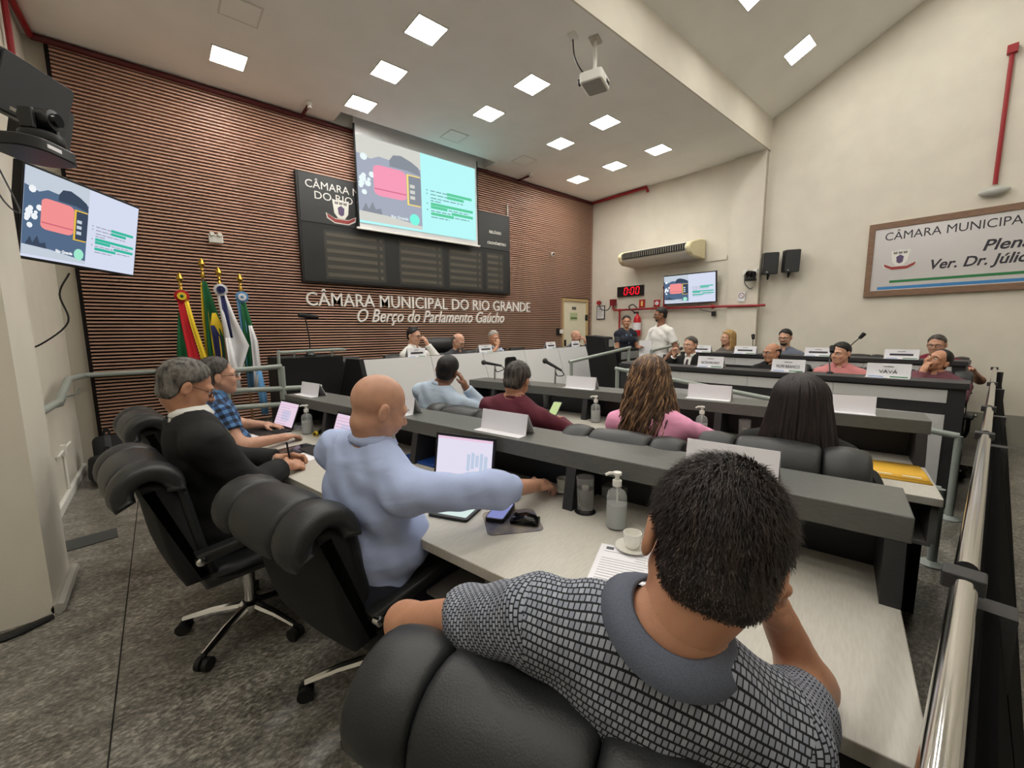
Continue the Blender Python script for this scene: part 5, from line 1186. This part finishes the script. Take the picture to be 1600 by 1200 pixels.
def stripes(c1, c2, c3, sx, sy, wide=.5, cross=True):
    def f(nt, b, uv):
        sp_ = nt.nodes.new('ShaderNodeSeparateXYZ'); nt.links.new(uv, sp_.inputs[0]); outs = []
        for ax_, s_ in ((0, sx), (1, sy)):
            m = nt.nodes.new('ShaderNodeMath'); m.operation = 'MULTIPLY'; m.inputs[1].default_value = s_; nt.links.new(sp_.outputs[ax_], m.inputs[0])
            fr = nt.nodes.new('ShaderNodeMath'); fr.operation = 'FRACT'; nt.links.new(m.outputs[0], fr.inputs[0])
            g_ = nt.nodes.new('ShaderNodeMath'); g_.operation = 'GREATER_THAN'; g_.inputs[1].default_value = wide; nt.links.new(fr.outputs[0], g_.inputs[0]); outs.append(g_.outputs[0])
        a_ = nt.nodes.new('ShaderNodeMath'); a_.operation = 'ADD'; nt.links.new(outs[0], a_.inputs[0]); nt.links.new(outs[1], a_.inputs[1])
        h_ = nt.nodes.new('ShaderNodeMath'); h_.operation = 'MULTIPLY'; h_.inputs[1].default_value = .5; nt.links.new(a_.outputs[0] if cross else outs[1], h_.inputs[0])
        if not cross: h_.inputs[1].default_value = 1
        cr = nt.nodes.new('ShaderNodeValToRGB'); cr.color_ramp.interpolation = 'CONSTANT'; e = cr.color_ramp.elements
        e[0].color = (*c1, 1); e[1].position = .75; e[1].color = (*c3, 1); k_ = e.new(.25); k_.color = (*c2, 1)
        nt.links.new(h_.outputs[0], cr.inputs[0]); nt.links.new(cr.outputs[0], b.inputs['Base Color'])
    return f
PLAID = uvmat('blue_plaid', stripes(S(84, 128, 176), S(44, 72, 112), S(16, 22, 34), 22, 22))
STRIPE = uvmat('striped_polo', stripes(S(196, 206, 220), S(120, 140, 170), S(38, 52, 90), 1, 13, .55, False))
BLOUSE = uvmat('striped_blouse', stripes(S(150, 146, 138), S(112, 108, 102), S(84, 82, 80), 40, 1, .5, True))
LBLUE = cloth('light_blue', S(176, 190, 226), S(162, 178, 216)); PALE = cloth('pale_blue', S(186, 202, 220), S(174, 192, 212)); MAR = cloth('maroon', S(100, 36, 52), S(84, 28, 44)); PINK = cloth('pink', S(246, 172, 208), S(240, 160, 198)); BLK = cloth('black', S(18, 18, 19)); SUIT = cloth('black_suit', S(16, 16, 17), None, .15)
WSH = cloth('white', S(226, 226, 222)); DG = cloth('dark_grey', S(62, 64, 70)); TEE = cloth('white_tee', S(230, 228, 224)); NAVY = cloth('navy', S(28, 32, 44)); GRYS = cloth('grey_shirt', S(112, 118, 134), S(98, 104, 120)); PKS = cloth('pink_shirt', S(208, 138, 138), S(196, 124, 126)); MARP = cloth('dull_maroon', S(118, 72, 82), S(98, 56, 66)); BLSH = cloth('slate_blue', S(72, 84, 108)); JEAN = cloth('dark_jeans', S(44, 50, 66)); GTR = cloth('grey_trousers', S(70, 72, 76)); WINE = cloth('wine', S(112, 26, 46)); CLG = cloth('collar_grey', S(96, 102, 116), S(80, 86, 100))
def strands(n, length, wid, flow, seed=1, lift=.35, zmin=-9):
    def fn(t, Hd, org, hm, ho):
        rs = np.random.RandomState(seed); me = ho.data
        co = np.empty(len(me.vertices)*3, np.float32); me.vertices.foreach_get('co', co); co = co.reshape(-1, 3); no = np.empty(len(me.vertices)*3, np.float32); me.vertices.foreach_get('normal', no); no = no.reshape(-1, 3)
        c = Hd(0, -.014, .03)-org; out = np.einsum('ij,ij->i', no, co-c) > 0; idx = np.where(out)[0]; idx = rs.choice(idx, n)
        p = co[idx]+rs.normal(0, .002, (n, 3)); nn = no[idx]; cr = Hd(*flow)-org; d = p-cr; d -= nn*np.einsum('ij,ij->i', d, nn)[:, None]; d /= np.linalg.norm(d, axis=1)[:, None]+1e-6
        sw = np.cross(nn, d); d = d+sw*.35+rs.normal(0, .18, (n, 3)); uz = Hd(0, 0, 1)-Hd(0, 0, 0); hz = (p-(Hd(0, 0, 0)-org)) @ uz; d /= np.linalg.norm(d, axis=1)[:, None]
        s = np.cross(d, nn); s /= np.linalg.norm(s, axis=1)[:, None]+1e-6; L = length*rs.uniform(.6, 1.3, (n, 1))*np.clip((hz+.11)/.14, .25, 1)[:, None]
        a = p-nn*.001; m = p+d*L*.5+nn*L*lift; e = p+d*L+nn*L*lift*.9
        v = np.stack([a-s*wid, a+s*wid, m-s*wid*.7, m+s*wid*.7, e], 1).reshape(-1, 3)
        f = []
        for i in range(n): q = i*5; f += [(q, q+1, q+3, q+2), (q+2, q+3, q+4)]
        me2 = bpy.data.meshes.new('hair_strands'); me2.from_pydata(v.tolist(), [], f); me2.materials.append(hm); me2.update()
        o = bpy.data.objects.new('hair_strands', me2); col.objects.link(o); o.parent = t; o['kind'] = 'stuff'
    return fn
def locks(rows, wave, freq, r, mats, seed=2):
    """long locks falling from the crown; rows = (angle range deg, start height, end z drop, spread)"""
    def fn(t, Hd, org, hm, ho):
        rs = random.Random(seed); bs = [MB() for _ in mats]
        for a0, a1, n, z1, out in rows:
            for i in range(n):
                a = RAD(a0+(a1-a0)*(i+rs.random()*.8)/n); k = rs.uniform(.96, 1.05); ph = rs.uniform(0, 6.28); fq = freq*rs.uniform(.8, 1.2)
                st = rs.uniform(.35, 1.0); zz = z1*rs.uniform(.82, 1.1); pts = []; rad = []
                m = 22
                for j in range(m+1):
                    u = j/m
                    if u < .3:
                        b = (u/.3)*math.pi/2*.98*st+(1-st)*math.pi/2; x = .094*math.sin(b)*math.sin(a); y = -.02-.118*math.sin(b)*math.cos(a); z = .03+.105*math.cos(b)
                    else:
                        v = (u-.3)/.7; x = .094*math.sin(a)*(1+out*v); y = -.02-.118*math.cos(a)*(1+out*.35*v); z = .03+zz*v
                    wv = wave*min(1, u*2.2); pts.append(tuple(Hd(x*k+wv*math.sin(fq*u*6.28+ph), y*k+wv*.6*math.cos(fq*u*6.28+ph), z)-org)); rad.append(r*(1.05-.75*u*u)*k)
                bs[rs.randrange(len(mats))].tube(pts, rad, 5)
        for b_, m_ in zip(bs, mats): b_.build('hair_lock', m_, t, 'all')
    return fn
GLB = mat('glasses_black', S(20, 18, 18), .3); GLM = mat('glasses_metal', S(70, 66, 62), .25, .8)
# ---- first desk
person('man in a patterned grey polo shirt seen from behind, head leaning on his right hand', (.63, .48, .55), 25, (.54, .285, 1.05), (.665, .262, 1.282), (38, 24, 14),
       LW=(.64, .80, .72), LE=(.405, .90, .78), RW=(.81, .225, 1.0), RE=(.93, .185, .79), hands=(None, ((-.1, .35, .9), (-.7, .4, .1))), sk='tan', shirt=POLO, sleeve='short', trousers=JEAN, collar=CLG, hair=('crop', 'darkbrown'), vox=.010, w=1.0, belly=.03, slv=.46, hairfn=strands(22000, .015, .0008, (.02, -.05, .11), 5, .3), hs=1.06, flat=True, cb=dict(wide=.042, lift=.014))
person('bald man in a light blue shirt stretching his right arm to a cup', (.50, 1.52, .56), 12, (.56, 1.44, 1.10), (.625, 1.41, 1.34), (0, 22, 4),
       RW=(1.20, 1.262, .825), RE=(.93, 1.19, .90), LW=(.86, 1.86, .80), LE=(.62, 1.86, .82), hands=(None, ((.95, .03, -.15), (-.1, .3, -.9))), curl=(.3, .55), sk='pinkish', shirt=LBLUE, sleeve='rolled', trousers=NAVY, hair=('bald', 'white'), vox=.010, w=1.22, belly=.08, beard=('full', 'white'), hs=1.0, hem_=.08, cb=dict(lift=.018, wide=.026))
person('grey haired man in a black suit with glasses looking down at his hands', (.14, 2.42, .56), 8, (.09, 2.42, 1.12), (.13, 2.44, 1.365), (8, 24, 0),
       RW=(.44, 2.40, .80), RE=(.27, 2.22, .78), LW=(.46, 2.56, .80), LE=(.26, 2.70, .80), hands=(((.9, .1, -.1), (0, -.6, -.7)), ((.9, .3, -.1), (0, .5, -.8))), curl=(.6, .7), sk='tan', shirt=WSH, trousers=BLK, jacket=SUIT, tie=mat('pale_tie', S(176, 170, 150), .6, c2=S(110, 104, 92), nscale=120), hair=('short', 'grey'), vox=.010, w=1.02, belly=.02, glasses=GLB, cb=dict(lift=.018, wide=.026), hairfn=strands(5000, .018, .0007, (0, .03, .12), 6, .15))
person('man in a blue plaid shirt with glasses, hands on the laptop', (.25, 3.26, .56), 6, (.235, 3.24, 1.11), (.265, 3.24, 1.345), (4, -4, 0),
       RW=(.575, 3.08, .80), RE=(.32, 2.95, .82), LW=(.56, 3.62, .80), LE=(.40, 3.72, .82), sk='pinkish', shirt=PLAID, sleeve='short', trousers=JEAN, hair=('short', 'saltpepper'), vox=.011, w=1.05, belly=.04, glasses=GLM, curl=(.3, .3), hairfn=strands(3000, .018, .0008, (0, .03, .12), 7, .2))
# ---- second desk
person('man in a pale blue shirt from behind, cheek resting on his right hand', (1.66, 2.98, .55), 12, (1.72, 2.92, 1.06), (1.79, 2.86, 1.30), (38, 5, 16),
       RW=(1.872, 2.795, 1.055), RE=(2.08, 2.75, .80), LW=(2.05, 3.2, .8), hands=(None, ((-.28, .22, .93), (-.6, .6, 0))), sk='brown', shirt=PALE, trousers=NAVY, hair=('crop', 'black'), vox=.013, w=1.18, belly=.08)
person('man in a maroon shirt bent over a phone', (1.72, 2.10, .55), 14, (1.80, 2.08, 1.04), (1.87, 2.10, 1.275), (25, 22, 6),
       RW=(2.18, 2.02, .84), RE=(2.08, 1.84, .80), LW=(2.16, 2.24, .84), sk='tan', shirt=MAR, trousers=BLK, hair=('short', 'saltpepper'), vox=.013, w=1.12, belly=.05, glasses=GLB, curl=(.7, .5), hairfn=strands(2500, .02, .0009, (0, .03, .12), 8, .1))
person('woman in a pink blouse with long wavy highlighted hair, from behind', (1.93, 1.16, .55), 18, (1.98, 1.19, 1.08), (2.06, 1.24, 1.34), (30, 10, 0),
       RW=(2.55, 1.20, .80), RE=(2.44, 1.00, .84), LW=(2.40, 1.50, .80), sk='tan', shirt=PINK, trousers=GTR, collar=False, fem=True, w=.98, hair=('wavy', 'highlight'), vox=.011, hairfn=locks([(-125, 125, 280, -.33, .62), (-95, 95, 240, -.44, .95)], .014, 3.4, .0058, [HM['highlight'], HM['brownlock'], HM['tanlock'], HM['brownlock']], 4))
person('woman in black with long straight dark hair, from behind', (2.12, .56, .55), 14, (2.12, .545, 1.04), (2.07, .53, 1.285), (16, 6, 0),
       RW=(2.55, .36, .80), LW=(2.52, .80, .80), sk='tan', shirt=BLK, trousers=BLK, collar=False, fem=True, w=1.0, hair=('long', 'plum'), vox=.012, hairfn=locks([(-115, 115, 140, -.28, .50), (-88, 88, 120, -.38, .75)], .0015, 1, .011, [HM['plum']], 9))
# ---- right bank, front row
W180 = 180
person('man in a black suit and tie speaking into a microphone', (5.98, 2.93, .55), W180, (5.96, 2.93, 1.11), (5.93, 2.93, 1.385), (170, 0, 0),
       RW=(5.70, 3.04, 1.12), RE=(5.80, 3.18, .86), LW=(5.55, 2.80, .84), hands=(None, ((-.2, -.1, .9), (-.6, -.5, 0))), curl=(.3, .8), sk='fair', shirt=WSH, trousers=BLK, jacket=SUIT, tie=mat('dark_tie', S(60, 40, 50), .6), hair=('short', 'saltpepper'), vox=.015, group='men of the right bank')
person('balding man in a black shirt and glasses looking aside', (5.98, 1.83, .53), W180, (5.95, 1.85, 1.06), (5.92, 1.86, 1.31), (150, 2, 0), sk='tan', shirt=BLK, trousers=BLK, hair=('horseshoe', 'black'), glasses=GLB, vox=.015, group='men of the right bank')
person('man in a pink shirt behind a microphone', (6.0, 1.16, .53), W180, (5.97, 1.16, 1.06), (5.94, 1.17, 1.325), (158, 4, 0), LW=(5.55, 1.0, .8), RW=(5.62, 1.3, .9), sk='fair', shirt=PKS, trousers=JEAN, hair=('short', 'black'), vox=.015, group='men of the right bank')
person('man leaning back with his chin on his fist, dull maroon shirt', (6.0, .44, .53), 165, (5.98, .38, 1.02), (6.0, .33, 1.26), (152, -22, -18), RW=(5.74, .46, 1.06), RE=(5.62, .50, .84), LW=(5.6, .24, .8), LE=(5.78, .2, .82), hands=(None, ((.5, -.2, .8), (.6, -.5, 0))), curl=(.3, 1.0), sk='tan', shirt=MARP, trousers=JEAN, hair=('thin', 'black'), vox=.014, w=1.1, group='men of the right bank')
# ---- right bank, back row
person('blonde woman in a striped sleeveless top', (7.42, 2.98, .62), W180, (7.40, 2.98, 1.17), (7.37, 3.0, 1.46), (150, -2, 0), LW=(7.0, 2.70, .88), RW=(7.0, 3.2, .88), sk='fair', shirt=BLOUSE, sleeve='none', collar=False, trousers=GTR, fem=True, hair=('long', 'blonde'), vox=.015, hairfn=locks([(-105, 105, 60, -.24, .2)], .002, 1, .012, [HM['blonde']], 5))
person('bearded man with glasses in a grey shirt', (7.42, 2.14, .62), W180, (7.38, 2.14, 1.18), (7.33, 2.14, 1.475), (178, 10, 0), sk='fair', shirt=GRYS, trousers=JEAN, hair=('short', 'black'), beard=('full', 'black'), glasses=GLB, vox=.015, group='men of the right bank')
person('grey haired man with glasses in a dark red shirt', (7.42, .5, .60), W180, (7.40, .5, 1.12), (7.37, .5, 1.39), (172, 6, 0), LW=(7.15, .16, .98), LE=(7.38, .10, .86), sk='pinkish', shirt=WINE, sleeve='short', trousers=JEAN, hair=('crop', 'saltpepper'), glasses=GLB, vox=.015, w=1.1, group='men of the right bank')
# ---- head table
GH = 'men at the head table'
def seat(lx): q = dais(lx, 1.0, 0); return q[0], q[1]
HDD = math.degrees(HD)
x, y = seat(1.30); person('man in a white shirt with glasses, fist at his mouth', (x, y, .72), HDD+20, (x, y-.05, 1.28), (x+.02, y-.08, 1.56), (-62, 8, 0), LW=(x+.10, y-.28, 1.33), LE=(x+.24, y-.32, 1.10), hands=(((-.3, .2, .8), (-.4, .6, 0)), None), curl=(1, .4), sk='fair', shirt=WSH, trousers=NAVY, floor=.18, hair=('short', 'black'), glasses=GLB, vox=.015, group=GH)
x, y = seat(2.12); person('grey bearded man in a dark grey polo looking down', (x, y, .70), HDD, (x, y-.08, 1.20), (x+.0, y-.20, 1.45), (-70, 30, 0), sk='fair', shirt=DG, sleeve='short', trousers=NAVY, floor=.18, hair=('horseshoe', 'grey'), beard=('full', 'grey'), glasses=GLM, vox=.015, group=GH)
x, y = seat(2.93); person('white haired man in a striped polo covering his mouth', (x, y, .70), HDD, (x, y-.06, 1.22), (x-.0, y-.12, 1.50), (-95, 8, 0), RW=(x-.03, y-.24, 1.24), RE=(x-.24, y-.30, 1.08), hands=(None, ((.3, .2, .9), (.2, .8, 0))), sk='tan', shirt=STRIPE, sleeve='short', trousers=NAVY, floor=.18, hair=('crop', 'white'), vox=.015, w=1.1, group=GH)
person('bald bearded man in a slate blue shirt by the door, hand on chin', (6.28, 5.50, .70), HDD, (6.28, 5.45, 1.22), (6.28, 5.40, 1.49), (-70, 6, 0), LW=(6.36, 5.24, 1.26), LE=(6.52, 5.2, 1.05), hands=(((-.3, .2, .8), (-.2, .7, 0)), None), curl=(.8, .4), sk='pinkish', shirt=BLSH, trousers=NAVY, floor=.18, hair=('bald', 'darkbrown'), beard=('full', 'darkbrown'), vox=.015, group=GH)
# ---- standing
person('standing woman in a navy vest with a blue lanyard', (7.05, 4.80, .98), -120, (7.05, 4.80, 1.50), (7.05, 4.79, 1.77), (-140, 0, 0), LW=(7.0, 4.50, 1.05), RW=(6.85, 4.6, 1.05), sk='tan', shirt=DG, sleeve='short', vest=NAVY, trousers=BLK, fem=True, stand=1, floor=.18, collar=False, hair=('crop', 'black'), lanyard=mat('lanyard_blue', S(120, 160, 206), .6), vox=.016)
person('standing man in a white T-shirt turning to the woman in the vest', (6.70, 3.84, .98), 170, (6.70, 3.85, 1.56), (6.68, 3.87, 1.87), (130, 6, 0), LW=(6.50, 3.62, 1.02), RW=(6.47, 4.08, 1.20), sk='brown', shirt=TEE, sleeve='short', trousers=GTR, stand=1, floor=0, collar=False, hair=('short', 'black'), beard=('full', 'black'), vox=.016, slv=.7)
# ---- things held
t = root('smartphone', (2.27, 2.16, .90), RAD(20), 'lit phone in the maroon shirted man\'s hands', 'phone')
b_ = MB().prism(rrect(.072, .15, .01, 3), 0, .01, 2); b_.xf(Matrix.Rotation(RAD(-90), 4, 'Z') @ Matrix.Rotation(RAD(35), 4, 'X')); b_.build('case', BLACK, t)
b_ = MB().prism(rrect(.064, .135, .008, 3), .01, .0105, 2); b_.xf(Matrix.Rotation(RAD(-90), 4, 'Z') @ Matrix.Rotation(RAD(35), 4, 'X')); b_.build('screen', emis('phone_green', S(196, 214, 150)), t)
handmic('microphone held up by the suited man of the right bank', (5.66, 3.02, 1.10), (5.80, 2.98, 1.24)); 
def goose(label, base, head):
    t = root('gooseneck_microphone', base, 0, label, 'microphone', 'gooseneck microphones of the right bank'); h = Vector(head)-Vector(base)
    MB().lathe([(.03, 0), (.03, .01), (.012, .02)], 12).build('base', BLACK, t); MB().tube(arc([(0, 0, .015), h*.5+Vector((.03, .02, 0)), h*.86]), .006, 6).build('neck', BLACK, t); MB().tube([h*.8, h], [.02, .026], 10).build('capsule', BLKM, t)
goose('gooseneck microphone in front of the pink shirt', (5.05, 1.06, 1.05), (5.35, 1.12, 1.30)); goose('gooseneck microphone beside the bearded man in grey', (6.65, 2.32, 1.13), (6.86, 2.42, 1.40)); goose('gooseneck microphone behind the pink shirt', (6.7, 1.30, 1.13), (6.86, 1.12, 1.42))
t = root('paper_sheet', (6.44, 3.98, 1.16), RAD(-80), 'white sheet held by the man in the white T-shirt', 'paper'); MB().box(-.11, -.004, -.15, .11, 0, .15).build('sheet', PAPER, t, False)
t = root('pen', (.50, 2.50, .83), 0, 'black pen upright in the suited man\'s hand', 'pen'); MB().tube([(0, 0, -.05), (-.01, .01, .07)], .005, 8).build('barrel', BLACK, t)
